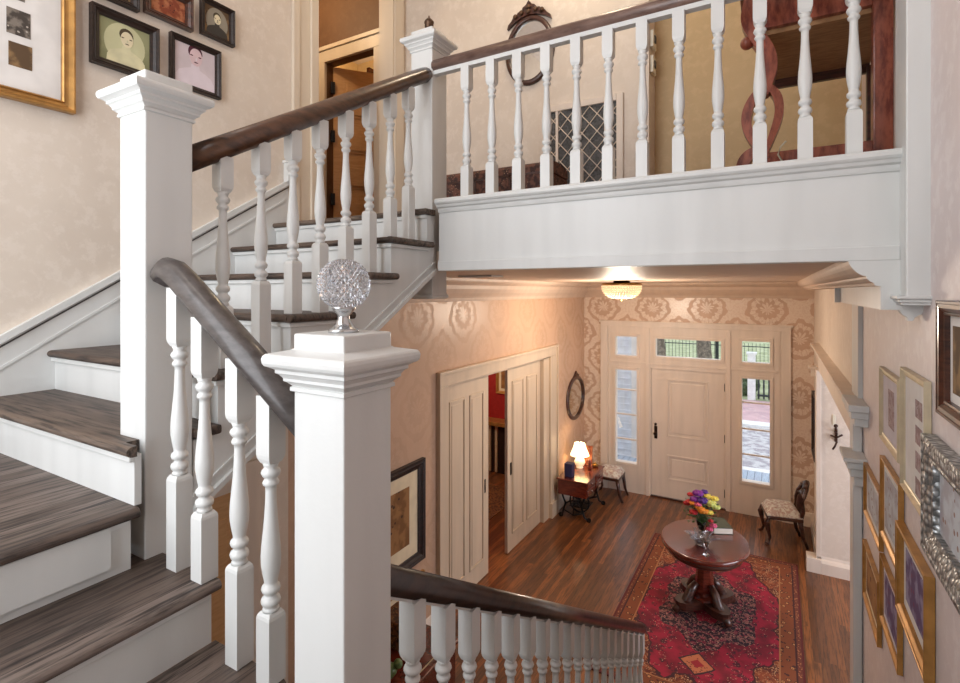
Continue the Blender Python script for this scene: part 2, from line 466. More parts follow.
link('door_knob', B().ball((-1.75, YF-.035, 1.05), .03).tube([(-1.75,YF-.03,1.05),(-1.75,YF+.02,1.05)], .012), 'dark_plate', dr, 'dark bronze knob')
link('thumb_turn', B().ball((-1.75, YF-.0, 1.2), .022), 'dark_plate', dr)
for zz in (.25, 1.1, 1.9): link('hinge', B().box(-.722,-.702,YF-.004,YF+.03,zz-.06,zz+.06), 'old_iron', dr, 'black hinge')
struct('trim_2', B().box(-1.83,-.70,YF-.02,YF+.12,.0,.02), 'dark_walnut')

# right-hand wall: stair part, header over the cased opening, far pier
b = B(); b.box(XR, XR+.16, YB-.1, 4.2, 0, ZT)
struct('wall_right', b, 'lavender_plaster')
b = B(); b.box(XR, XR+.16, 4.2, 7.45, 2.62, ZC); b.box(XR, XR+.16, 7.45+.14, YF, 0, ZC); b.box(XR, 3.2, 7.45, 7.59, 0, ZC)
struct('wall_right', b, 'faux_plaster')
b = B(); b.box(3.06, 3.2, 2.4, 7.45, 0, .8); b.box(3.06, 3.2, 2.4, 7.45, 2.6, ZC); b.box(3.06,3.2,2.4,3.6,.8,2.6); b.box(3.06,3.2,6.6,7.45,.8,2.6); b.box(XR+.16, 3.2, 2.4, 2.54, 0, ZC)
struct('wall_side_room', b, 'lavender_plaster')
struct('window_6', B().box(3.12, 3.126, 3.6, 6.6, .8, 2.6), 'window_glass')
# red room behind the pocket doors
b = B(); b.box(-6.6, -6.46, 2.2, YF, 0, ZC); b.box(-6.6, XL-.14, 2.1, 2.2, 0, ZC); b.box(-6.46,XL-.14,8.7,8.82,0,ZC)
struct('wall_red_room', b, 'red_wall')
# back wall of the stairwell with a tall window
b = B(); WX0, WX1, WZ0, WZ1 = -2.75, -.75, 2.42, 6.1
b.box(XL, WX0, YB-.14, YB, 0, ZT); b.box(WX1, XR, YB-.14, YB, 0, ZT); b.box(WX0, WX1, YB-.14, YB, 0, WZ0); b.box(WX0, WX1, YB-.14, YB, WZ1, ZT)
struct('wall_back', b, 'faux_plaster')
w = struct('window_7', B().box(WX0, WX1, YB-.1, YB-.094, WZ0, WZ1), 'window_glass')
b = B()
for xx in (WX0, (WX0+WX1)/2-.03, WX1-.06): b.box(xx, xx+.06, YB-.12, YB-.06, WZ0, WZ1)
for zz in (WZ0, 4.75, WZ1-.06): b.box(WX0, WX1, YB-.12, YB-.06, zz, zz+.06)
link('window_frame', b, 'white_paint', w)

# ceilings and upper storey
struct('ceiling', B().box(-6.6, 3.2, 2.45, YF+.14, ZC, ZC+.1), 'ceiling_paint')
struct('ceiling', B().box(-6.0, XR+.16, YB-.14, 6.1, ZT, ZT+.1), 'pale_wall')
b = B(); b.box(XL, XR, 2.48, 4.1, ZC+.1, ZU); b.box(-6, XL, 2.3, 6.0, ZC+.1, ZU)
struct('floor', b, 'hall_boards')
b = B(); b.box(XL, -.79, 3.75, 3.87, ZU, ZT); b.box(-.91, -.79, 3.87, 3.95, ZU, ZT)
struct('wall_upper_far', b, 'faux_plaster')
struct('wall_upper_far', B().box(-.91, XR+.16, 3.95, 4.07, ZU, ZT), 'golden_wall')
# corridor beyond the upstairs doorway
b = B(); b.box(-4.9, -4.02, 3.8, 3.9, ZU, ZT); b.box(-3.36, XL-.14, 3.8, 3.9, ZU, ZT); b.box(-4.02, -3.36, 3.8, 3.9, 5.74, ZT)
b.box(-5.0, -4.9, 2.3, 3.9, ZU, ZT); b.box(-4.9, XL-.14, 2.3, 2.4, ZU, ZT)
struct('wall_corridor', b, 'brown_wall')
b = B(); b.box(-4.14, -4.02, 3.765, 3.8, ZU, 5.74, .004); b.box(-3.36, -3.27, 3.765, 3.8, ZU, 5.74, .004); b.box(-4.14, -3.27, 3.765, 3.8, 5.74, 5.86, .004)
b.box(-3.27,-3.22,3.75,3.8,ZU,5.86,.003); b.box(-4.16,-3.22,3.75,3.8,5.86,5.90,.003)
struct('trim_3', b, 'ivory_paint')
b = B(); b.box(-5.4, -2.9, 5.6, 5.7, ZU, ZT); b.box(-5.4,-5.3,3.9,5.6,ZU,ZT); b.box(-3.0,-2.9,3.9,5.6,ZU,ZT)
struct('wall_bedroom', b, 'golden_wall')
# open bedroom door leaf, hinged left
d = math.radians(52)
hx, hy = -3.985, 3.86
def leaf(b): return xf(b, hx, hy, 0, d)
b = B().box(0, .64, 0, .035, ZU+.01, 5.72); dd = struct('door_2', leaf(b), 'door_wood')
for z0, z1 in ((4.0,4.35), (4.47,4.72), (4.84,5.09), (5.21,5.62)):
    b = B(); b.box(.1, .54, -.008, .0, z0, z1, .004); b.box(.13,.51,-.016,-.004,z0+.03,z1-.03,.006)
    link('panel', leaf(b), 'door_wood', dd)
for z in (4.35, 5.0, 5.5): link('hinge', leaf(B().box(-.03, .012, -.02, .01, z-.06, z+.06)), 'old_iron', dd, 'black hinge')
# casing of the upstairs doorway in the left wall
b = B()
b.box(XL, XL+.03, 2.475, 2.53, ZU, ZT-.4, .004); b.box(XL, XL+.02, 2.53, 2.63, ZU, ZT-.4); b.box(XL, XL+.035, 2.63, 2.70, ZU, ZT-.4, .006)
b.box(XL, XL+.03, 3.58, 3.70, ZU, ZT-.4, .004); b.box(XL-.14, XL+.02, 2.68, 2.70, ZU, 6.2); b.box(XL-.14, XL+.02, 3.56, 3.58, ZU, 6.2)
struct('trim_4', b, 'ivory_paint')
# the dark red shelf seen over the open door
t = thing('closet_shelf', 'dark red wooden shelf unit above the open upstairs door leaf', 'shelf', (-3.75, 4.6, 5.5))
b = B(); b.box(-3.95,-3.02,4.4,4.75,5.60,5.66); link('shelf_board', b, 'mahogany', t)
b = B(); b.box(-3.95,-3.02,4.38,4.42,5.46,5.54); link('rail', b, 'dark_walnut', t)
b = B(); b.box(-3.99,-3.95,4.36,4.78,3.86,5.9); link('side_panel', b, 'mahogany', t)

# balcony edge
t = thing('balcony_beam', 'white painted beam carrying the upstairs balcony railing', 'beam', (-.6, 2.42, ZC-.02))
t['kind'] = 'structure'; del t['category']
link('fascia', B().box(-1.655, .385, 2.40, 2.48, 3.513, 3.86), 'white_paint', t)
link('bottom_band', B().box(-1.655, .385, 2.385, 2.40, 3.513, 3.566, .003).box(-1.655,.385,2.392,2.40,3.566,3.575), 'white_paint', t)
prof = [(2.48,3.84),(2.392,3.84),(2.388,3.85),(2.385,3.862),(2.372,3.868),(2.366,3.88),(2.358,3.884),(2.352,3.892),(2.352,3.904),(2.358,3.914),(2.48,3.914)]
link('cap_moulding', B().prism(prof, 'x', -1.655, .385), 'white_paint', t)
# wall post and corbel at the right end
t = thing('wall_post', 'white square pilaster against the right wall at the railing end', 'pilaster', (.42, 2.36, 3.36))
link('shaft', B().box(.385, .47, 2.285, 2.48, 3.375, ZT-.02, .004), 'white_paint', t)
b = B(); b.box(.355,.47,2.262,2.48,3.372,3.384,.003); b.box(.365,.47,2.272,2.48,3.36,3.372,.003); b.box(.372,.47,2.28,2.48,3.350,3.36,.003)
link('base_moulding', b, 'white_paint', t)
b = B().prism([(.36,3.331),(.43,3.331),(.425,3.318),(.405,3.305),(.40,3.292),(.385,3.292),(.383,3.305),(.37,3.315)], 'y', 2.39, 2.43)
bmesh.ops.translate(b.bm, verts=b.bm.verts, vec=(.022,0,0)); link('drop', b, 'white_paint', t)

# hall cornices (profile: distance from wall, height)
CP = [(0,3.29),(.018,3.29),(.024,3.305),(.03,3.325),(.045,3.345),(.075,3.375),(.105,3.42),(.115,3.46),(.14,3.475),(.17,3.49),(.185,3.505),(.19,3.53),(0,3.53)]
struct('trim_5', B().prism([(XL+a, z) for a, z in CP], 'y', 2.45, YF), 'ceiling_paint')
struct('trim_6', B().prism([(YF-a, z) for a, z in CP], 'x', XL, XR), 'ceiling_paint')
RP = [(.231,3.513),(.236,3.500),(.243,3.486),(.256,3.470),(.272,3.459),(.286,3.455),(.288,3.446),(.297,3.436),(.308,3.430),(.312,3.420),(.328,3.418)]
b = B().prism(RP+[(XR,3.418),(XR,ZC),(.231,ZC)], 'y', 2.40, YF)
struct('trim_7', b, 'ceiling_paint')
b = B().prism([(.328,3.418),(.328,3.331),(XR,3.331),(XR,3.418)], 'y', 2.402, 3.82)
b.box(.30,.333,3.80,3.825,3.331,3.418)
struct('trim_8', b, 'white_paint')
struct('trim_9', B().prism(RP+[(XR,3.418),(XR,3.331),(.328+.03,3.331),(.328,3.331)][-1:]+[(XR,3.331),(XR,3.513)], 'y', 2.386, 2.400), 'white_paint')

# cased opening in the right wall
b = B()
b.box(.415, XR, 3.90, 4.2, 0, 2.61, .004); b.box(.398, XR-.005, 3.885, 3.925, 0, 2.605, .004); b.box(.425, XR, 3.9, 4.2, 2.73, 3.33)
struct('trim_10', b, 'white_paint')
b = B()
b.prism([(.36,2.735),(.36,2.71),(.375,2.70),(.385,2.675),(.41,2.665),(.415,2.65),(XR,2.65),(XR,2.735)], 'y', 3.70, 7.87)
b.box(.42, XR-.002, 4.21, 7.42, 2.45, 2.655)
struct('trim_11', b, 'trim_ivory')
b = B()
b.box(.352, XR, 3.64, 4.0, 2.702, 2.742, .004); b.box(.366, XR, 3.66, 3.98, 2.66, 2.702, .004); b.box(.385, XR, 3.68, 3.96, 2.612, 2.66, .004)
b.box(.335, XR, 3.70, 3.96, 2.395, 2.42, .004); b.box(.352, XR, 3.72, 3.95, 2.35, 2.395, .006); b.box(.372, XR, 3.74, 3.94, 2.30, 2.35, .004); b.box(.392, XR, 3.77, 3.93, 2.24, 2.30, .004)
struct('trim_12', b, 'white_paint')
b = B(); b.box(.40, XR, 7.43, 7.60, .19, 2.44, .004); b.box(.40,.41,7.42,7.5,0,.2)
b.box(.34, XR, 7.86, 8.0, 2.40, 2.43, .003); b.box(.37, XR, 7.88, 7.98, 2.3, 2.40, .003); b.box(.415, XR, 7.9, 7.98, 0, 2.3)
struct('trim_13', b, 'trim_ivory')
b = B(); b.prism([(7.45,0),(7.40,0),(7.40,.13),(7.42,.155),(7.44,.17),(7.45,.2)], 'x', .452, 3.0); b.box(.30,.45,7.395,7.58,0,.17,.004)
b.box(.405, .45, 7.6, YF, 0, .19, .003)
struct('baseboard_right', b, 'trim_ivory')
b = B(); b.prism([(YF,0),(YF-.03,0),(YF-.03,.15),(YF-.012,.19),(YF,.2)], 'x', XL, -2.668); b.prism([(YF,0),(YF-.03,0),(YF-.03,.15),(YF-.012,.19),(YF,.2)], 'x', .166, .45)
struct('baseboard_front', b, 'trim_ivory')
LP = [(XL,0),(XL+.03,0),(XL+.03,.15),(XL+.012,.19),(XL,.2)]
struct('baseboard_left', B().prism(LP,'y',.95,4.27).prism(LP,'y',7.46,YF), 'trim_ivory')

# pocket doors
b = B()
b.box(XL, XL+.03, 4.27, 4.44, 0, 2.42, .004); b.box(XL, XL+.03, 7.20, 7.46, 0, 2.42, .004); b.box(XL, XL+.03, 4.285, 7.44, 2.42, 2.545, .004)
b.box(XL, XL+.05, 4.255, 4.285, 0, 2.546, .004); b.box(XL, XL+.05, 7.44, 7.475, 0, 2.546, .004); b.box(XL, XL+.055, 4.25, 7.48, 2.545, 2.58, .004)
b.box(XL-.14, XL, 4.42, 4.44, 0, 2.42); b.box(XL-.14, XL, 7.0, 7.22, 0, 2.42); b.box(XL-.14, XL, 4.42, 7.22, 2.40, 2.42)
b.box(XL, XL+.06, 7.19, 7.47, 0, .22, .004)
struct('trim_14', b, 'trim_ivory_shaded')
def pocket(n, y0, y1, hy_, label):
    xf_ = XL-.05
    pl = [(y0+.12, (y0+y1)/2-.05), ((y0+y1)/2+.05, y1-.12)]
    b = B().box(xf_-.04, xf_, y0, y1, .01, 2.40)
    o = struct(n, b, 'trim_ivory_shaded'); o['label'] = label
    for a0, a1 in pl:
        for z0, z1 in ((.22, 2.22),):
            b = B()
            for q in ((a0,a0+.025,z0,z1), (a1-.025,a1,z0,z1), (a0+.025,a1-.025,z0,z0+.025), (a0+.025,a1-.025,z1-.025,z1)): b.box(xf_, xf_+.014, q[0], q[1], q[2], q[3], .003)
            b.box(xf_, xf_+.008, a0+.05, a1-.05, z0+.05, z1-.05, .004)
            link('panel', b, 'trim_ivory_shaded', o)
    link('flush_pull', B().box(xf_, xf_+.006, hy_-.02, hy_+.02, 1.0, 1.16, .002), 'dark_plate', o, 'dark metal flush pull')
    return o
pocket('door_3', 4.44, 5.42, 5.33, 'left pocket door leaf'); o = pocket('door_4', 5.93, 6.98, 6.02, 'right pocket door leaf')
# closet door under the stairs, seen between the balusters
b = B(); b.box(XL, XL+.03, 2.05, 2.2, 0, 2.3, .004); b.box(XL, XL+.03, 1.1, 1.25, 0, 2.3); b.box(XL, XL+.03, 1.25, 2.05, 2.15, 2.3); struct('trim_15', b, 'trim_ivory')
dd = struct('door_5', B().box(XL-.0, XL+.015, 1.25, 2.05, .01, 2.15), 'door_wood')
for y0, y1 in ((1.33,1.60), (1.70,1.97)):
    for z0, z1 in ((.2,.95), (1.1,2.0)): link('panel', B().box(XL+.015, XL+.026, y0, y1, z0, z1, .005), 'door_wood', dd)

# ------------------------------------------------------------------ stairs
RISE = .1837
def tread(parent, x0, x1, y0, y1, z, mat, nose, ret=None):
    """tread slab with a half-round nosing along one side: nose = '+x','-y','+y'"""
    t_ = .032; r = t_/2; b = B()
    arc = [(r*math.cos(a)*1.1, -r+r*math.sin(a)) for a in [PI/2-i*PI/8 for i in range(9)]]
    if nose == '+x':
        pts = [(x0, z), *[(x1-r+p, z+q) for p, q in arc], (x0, z-t_)]; b.prism(pts, 'y', y0, y1)
    elif nose == '-y':
        pts = [(y1, z), *[(y0+r-p, z+q) for p, q in arc], (y1, z-t_)]; b.prism(pts, 'x', x0, x1)
        if ret:   # return nosing along +x end
            ya, yb = ret
            b.prism([(x1-.01, z), *[(x1+.012+p*.9, z+q) for p, q in arc], (x1-.01, z-t_)], 'y', ya, yb)
    else:
        pts = [(y0, z), *[(y1-r+p, z+q) for p, q in arc], (y0, z-t_)]; b.prism(pts, 'x', x0, x1)
    return link('tread', b, mat, parent)
ZL = 2.202
# middle flight: rises towards -x along the back of the stairwell
mid = thing('stair_flight', 'short middle stair flight with worn grey-brown oak treads and white risers in the foreground', 'stairs', (-1.6, 0, 2.0))
YS = .91
noses = [(-1.11, 2.386), (-1.385, 2.570), (-1.645, 2.754)]
for i, (xn, z) in enumerate(noses):
    xb = (noses[1][0]-.03, -1.86, XL)[i]
    yf = YS if i < 2 else .822
    tread(mid, xb, xn, YB, yf, z, 'tread_oak_y', '+x')
    link('riser', B().box(xn-.05, xn-.03, YB, yf-.012, z-RISE, z-.03), 'white_paint', mid)
    link('cove', B().box(xn-.03, xn-.018, YB, yf-.02, z-.05, z-.032, .003), 'white_paint', mid)
link('soffit', B().box(XL, -1.66, YB, .75, 2.6, 2.72), 'white_paint', mid)
# lower flight: falls towards the front door
low = thing('stair_flight', 'long lower stair flight running down along the picture wall to the hall', 'stairs', (-.2, 2.2, 0))
tread(low, -1.09, XR, YB, .47, ZL, 'tread_oak_x', '+y')
link('riser', B().box(-1.14, -1.12, YB, YS, ZL-.04, 2.354), 'white_paint', low)
k_, yn = 11, .47
link('riser', B().box(-.86, XR, yn-.05, yn-.03, ZL-RISE, ZL-.03), 'white_paint', low)
while k_ >= 1:
    z = RISE*k_; y1 = .74+.3*(11-k_)
    tread(low, -.86, XR, yn-.05, y1, z, 'tread_oak_x', '+y')
    link('riser', B().box(-.86, XR, y1-.05, y1-.03, z-RISE, z-.03), 'white_paint', low)
    yn = y1; k_ -= 1
pts = [(.5,0),(.5,2.0)]+[(.74+.3*i-.0, RISE*(11-i)-.03) for i in range(0)]
prof = [(.45, 0), (.45, 2.15)]
for i in range(11):
    y1 = .74+.3*i; z = RISE*(11-i)
    prof += [(y1-.3 if i else .45, z-.035), (y1-.03, z-.035)]
prof += [(.74+3.0-.03, 0)]
link('outer_string', B().prism(prof, 'x', -.90, -.855), 'white_paint', low)
# upper flight: straight up towards +y against the left wall
up = thing('stair_flight', 'upper stair flight climbing beside the portrait wall to the top landing', 'stairs', (-2.3, 1.5, 2.754))
nY = [.79, 1.07, 1.38, 1.69, 2.0, 2.31]
SX = -1.683
for i, yn in enumerate(nY):
    z = 2.754+.184*(i+1)
    last = i == 5
    yb = 2.48 if last else nY[i+1]+.03
    if last: tread(up, XL, -1.86, yn, yb, z, 'tread_oak_x', '-y'); link('landing_edge', B().box(-1.86, SX, yn+.003, 2.405, z-.031, z), 'tread_oak_x', up)
    elif i == 0:
        tread(up, XL, -1.655, yn, .818, z, 'tread_oak_x', '-y')
        link('tread', B().box(XL, -1.722, .817, .856, z-.032, z), 'tread_oak_x', up)
        link('tread', B().box(XL, -1.845, .856, yb, z-.032, z), 'tread_oak_x', up)
        link('tread', B().box(-1.845, -1.668, 1.01, yb, z-.032, z, .008), 'tread_oak_x', up)
    else: tread(up, XL, SX, yn, yb, z, 'tread_oak_x', '-y', (yn+.002, yb+.02))
    xr_ = -1.675 if i == 0 else -1.757
    y_ = yn+.03
    link('riser', B().box(XL, xr_, y_, y_+.02, z-.184, z-.032), 'white_paint', up)
    link('cove', B().box(XL, xr_ if i == 0 else SX-.013, yn+.016, yn+.03, z-.052, z-.032, .003), 'white_paint', up)
SO = lambda y: 3.461-.605*(2.339-y)
prof = [(1.012, SO(1.012)), (1.012, 2.90), (nY[1]+.03, 2.90), (nY[1]+.03, 3.09)]
for i in range(2, 6):
    z = 2.754+.184*(i+1)-.032
    prof += [(nY[i]+.03, z-.184), (nY[i]+.03, z)]
prof += [(2.405, 3.826), (2.405, SO(2.405))]
link('outer_string', B().prism(prof, 'x', -1.757, SX-.012), 'white_paint', up)
def band(off, w, p0, p1):
    L_ = [(1.01, SO(1.01)+off), (2.405, SO(2.405)+off), (2.405, SO(2.405)+off+w), (1.01, SO(1.01)+off+w)]
    return B().prism(L_, 'x', p0, p1)
link('string_moulding', band(0, .022, -1.75, SX+.006), 'white_paint', up)
link('string_moulding', band(.055, .01, -1.75, SX-.004), 'white_paint', up)
for i in range(1, 6):   # little cove under the return nosings
    z = 2.754+.184*(i+1)
    y1_ = nY[i+1]+.03 if i < 5 else 2.4
    if i == 5: continue
    link('bracket_moulding', B().box(SX-.012, SX+.003, nY[i]+.012, y1_, z-.052, z-.033, .003), 'white_paint', up)
link('soffit', B().prism([(1.02,SO(1.02)+.01),(2.44,SO(2.44)+.01),(2.44,SO(2.44)+.05),(1.02,SO(1.02)+.05)], 'x', XL, -1.757), 'white_paint', up)
# wall skirt
def zs(y): return 3.185+.63*(y-.9)
sk = [(-.74,2.754),(-.74,2.97),(.56,2.97),(2.44,zs(2.44)),(2.44,ZU)]
for i in range(5, -1, -1):
    z = 2.754+.184*(i+1)-.032; sk += [(nY[i]+.06, z), (nY[i]+.06, z-.184+.03)]
sk = [(YB,2.70),(YB,2.97),(.56,2.97),(2.44,zs(2.44)),(2.44,3.62),(.9,2.70)]
struct('baseboard_left_stair', B().prism(sk, 'x', XL, XL+.016), 'white_paint')
b = B()
b.prism([(.56,2.955),(2.46,zs(2.46)-.015),(2.46,zs(2.46)+.02),(.56,2.99)], 'x', XL, XL+.034)
b.prism([(.60,2.86),(2.40,zs(2.40)-.115),(2.40,zs(2.40)-.10),(.60,2.875)], 'x', XL, XL+.022)
struct('trim_16', b, 'white_paint')
struct('trim_17', B().prism([(.56,2.935),(2.44,zs(2.44)-.036),(2.44,zs(2.44)-.028),(.56,2.943)], 'x', XL, XL+.0175), 'rail_wood_grey')
b = B().box(XL, XL+.05, 2.41, 2.475, zs(2.44)+.0, zs(2.44)+.14, .004).box(XL,XL+.06,2.40,2.48,zs(2.44)+.13,zs(2.44)+.15,.003)
struct('trim_18', b, 'white_paint')

# newel posts
def newel(cx, cy, z0, zt, w, label, drop=False):
    t = thing('newel_post', label, 'newel post', (cx, cy, z0))
    h = w/2
    link('shaft', B().box(cx-h, cx+h, cy-h, cy+h, z0, zt-.12, .004), 'white_paint', t)
    pr = [(h+.002,-.128),(h+.006,-.126),(h+.006,-.118),(h+.002,-.116),(h+.010,-.108),(h+.016,-.104),(h+.016,-.098),(h+.022,-.09),(h+.028,-.086),(h+.028,-.079),
          (h+.036,-.074),(h+.044,-.070),(h+.047,-.064),(h+.048,-.055),(h+.046,-.048),(h+.042,-.044),(h+.004,-.036),(h+.002,-.034)]
    o = link('cap', B().sq(pr, cx, cy, zt), 'white_paint', t)
    o = link('cap_block', B().box(cx-h-.001, cx+h+.001, cy-h-.001, cy+h+.001, zt-.04, zt, .005), 'white_paint', t)
    if drop:
        link('pendant', B().sq([(h-.004,-.012),(h+.006,-.008),(h+.008,.004),(h+.004,.014),(h,.018)], cx, cy, z0), 'white_paint', t)
    return t
newel(-.848, .852, 1.6, 3.307, .15, 'nearest chunky white newel post, directly under the crystal ball')
newel(-1.766, .933, 2.56, 4.087, .15, 'tall white newel post in front of the portrait wall, where the upper rail begins')
nu = newel(-1.784, 2.483, 3.366, 4.916, .15, 'white newel post at the balcony corner, topped by a bronze acorn', True)
ac = [(.010,0),(.014,.006),(.010,.012),(.016,.022),(.024,.035),(.027,.05),(.026,.062),(.030,.066),(.029,.074),(.022,.084),(.012,.092),(.006,.098),(.004,.108),(.001,.112)]
link('acorn_finial', B().lathe(ac, -1.784, 2.483, 4.916, 14), 'bronze', nu, 'dark bronze acorn')

# crystal ball ornament
t = thing('crystal_ball', 'diamond-cut crystal ball on a small silver pedestal atop the nearest newel', 'ornament', (-.848, .852, 3.307))
bm = B(); R_, n1, nr = .0565, 26, 20
bc = Vector((-.848, .852, 3.4155))
rows = []
for j in range(1, nr):
    ph = PI*j/nr; off = (j % 2)*.5
    rows.append([bm.bm.verts.new(bc+Vector((math.sin(ph)*math.cos(2*PI*(i+off)/n1), math.sin(ph)*math.sin(2*PI*(i+off)/n1), -math.cos(ph)))*R_) for i in range(n1)])
top = bm.bm.verts.new(bc+Vector((0,0,R_))); bot = bm.bm.verts.new(bc-Vector((0,0,R_)))
for j in range(len(rows)):   # raised diamonds
    for i in range(n1):
        k = (i+1) % n1 if (j+1) % 2 else i
        a, c = rows[j][i], rows[j][(i+1) % n1]
        up_ = rows[j+1][k] if j+1 < len(rows) else top
        dn_ = rows[j-1][k] if j > 0 else bot
        p = (a.co+c.co)/2; p = bc+(p-bc).normalized()*(R_+.0042*math.sin(PI*(j+1)/nr))
        m_ = bm.bm.verts.new(p)
        for q in ((a, up_, m_), (up_, c, m_), (c, dn_, m_), (dn_, a, m_)): bm.bm.faces.new(q)
link('glass_ball', bm, 'cut_crystal', t)
link('pedestal', B().lathe([(.034,0),(.034,.006),(.026,.010),(.018,.018),(.013,.030),(.013,.038),(.022,.048),(.027,.054),(.027,.058),(.018,.060)], -.848, .852, 3.307, 24), 'nickel', t)

# balusters
TP = [(0,.86),(.02,.80),(.03,.66),(.045,.92),(.065,1.0),(.085,.92),(.10,.62),(.115,.62),(.125,.86),(.145,.97),(.165,.9),(.178,.66),(.20,.68),(.25,.84),(.31,.98),(.37,1.0),(.44,.94),(.53,.80),(.63,.66),(.73,.57),(.81,.54),(.84,.56),(.85,.78),(.865,.84),(.88,.74),(.892,.58),(.91,.86),(.93,1.0),(.95,.9),(.962,.66),(.98,.74),(1.0,.86)]
BW = .051
def baluster(parent, x, y, zf, zb, zt, L=.385):
    """foot zf, underside of the top block zb, top zt"""
    h = BW/2; ang = 0
    b = B()
    z1 = zb-L
    b.sq([(h,0),(h,z1-zf-.016),(h*.93,z1-zf-.008),(h*.72,z1-zf)], x, y, zf)
    b.lathe([(r*h*.98, f*L) for f, r in TP], x, y, z1, 14)
    b.sq([(h*.72,0),(h*.93,.012),(h,.022),(h,zt-zb)], x, y, zb)
    return link('baluster', b, 'white_paint', parent)
RS = [(.036*math.cos(a)*1.0, .036*math.sin(a)) for a in [i*PI/8 for i in range(16)]]
RS = [(px_*(1.0 if py_ > -.02 else .62/.83), max(py_, -.032)) for px_, py_ in RS]
def rail(parent, pts, mat, filler=True, sc_=1.0):
    link('handrail', B().tube(pts, .036, prof=[(a*sc_, c*sc_) for a, c in RS]), mat, parent)
# middle balustrade (between the two near newels)
t = thing('balustrade', 'four white balusters under the steep grey-brown rail between the two nearest newels', 'balustrade', (-1.3, .9, 2.39))
def zB(x): return 3.092+(-1.06-x)*.675
YBn = .90
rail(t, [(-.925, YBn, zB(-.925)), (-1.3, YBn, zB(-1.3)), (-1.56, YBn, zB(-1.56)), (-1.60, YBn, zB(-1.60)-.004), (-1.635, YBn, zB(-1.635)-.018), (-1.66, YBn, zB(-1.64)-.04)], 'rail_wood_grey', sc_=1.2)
for x, zf in ((-1.56, 2.570), (-1.435, 2.570), (-1.275, 2.386), (-1.145, 2.386)):
    zu = zB(x)-.02
    baluster(t, x, YBn-.01, zf, zu-.175, zu)
# upper flight balustrade
t = thing('balustrade', 'white balusters and sloping brown rail along the open side of the upper stairs', 'balustrade', (-1.68, 1.7, 3.1))
XC = -1.75
def zC(y): return 3.858+.577*(y-1.044)
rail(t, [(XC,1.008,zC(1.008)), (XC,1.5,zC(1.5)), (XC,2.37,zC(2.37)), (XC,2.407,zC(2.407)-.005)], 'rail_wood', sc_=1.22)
0 and link('rail_fillet', B().prism([(1.008,zC(1.008)-.058),(2.405,zC(2.405)-.058),(2.405,zC(2.405)-.03),(1.008,zC(1.008)-.03)], 'x', XC-.018, XC+.018), 'white_paint', t)
for y, zf in ((1.155,3.122),(1.315,3.122),(1.468,3.306),(1.615,3.306),(1.772,3.490),(1.931,3.490),(2.09,3.674),(2.242,3.674)):
    zu = zC(y)-.035
    baluster(t, XC, y, zf, zu-.128, zu, .412)
# lower flight balustrade
t = thing('balustrade', 'long row of white balusters and dark rail descending towards the hall', 'balustrade', (-.848, 2.4, 0))
XA = -.848
def zA(y): return 2.672-.612*(y-1.004)
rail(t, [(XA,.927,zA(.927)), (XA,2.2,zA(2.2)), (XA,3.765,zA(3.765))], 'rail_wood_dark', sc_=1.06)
link('rail_fillet', B().prism([(.927,zA(.927)-.044),(3.76,zA(3.76)-.044),(3.76,zA(3.76)-.03),(.927,zA(.927)-.03)], 'x', XA-.015, XA+.015), 'white_paint', t)
for i in range(19):
    y = 1.105+.1465*i
    st = int((y-.74)/.3); zf = RISE*(10-st)
    if y > 3.70: zf = 0
    zu = zA(y)-.03
    baluster(t, XA, y, zf, zu-.165, zu, .39)
# balcony balustrade
t = thing('balustrade', 'level balcony railing of white balusters on the white beam', 'balustrade', (-.6, 2.44, 3.914))
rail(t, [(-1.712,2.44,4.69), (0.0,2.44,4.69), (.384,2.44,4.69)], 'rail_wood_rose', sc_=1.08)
link('rail_fillet', B().box(-1.709, .39, 2.42, 2.46, 4.64, 4.665), 'white_paint', t)
for i in range(12):
    baluster(t, -1.496+.159*i, 2.44, 3.914, 4.51, 4.645, .415)

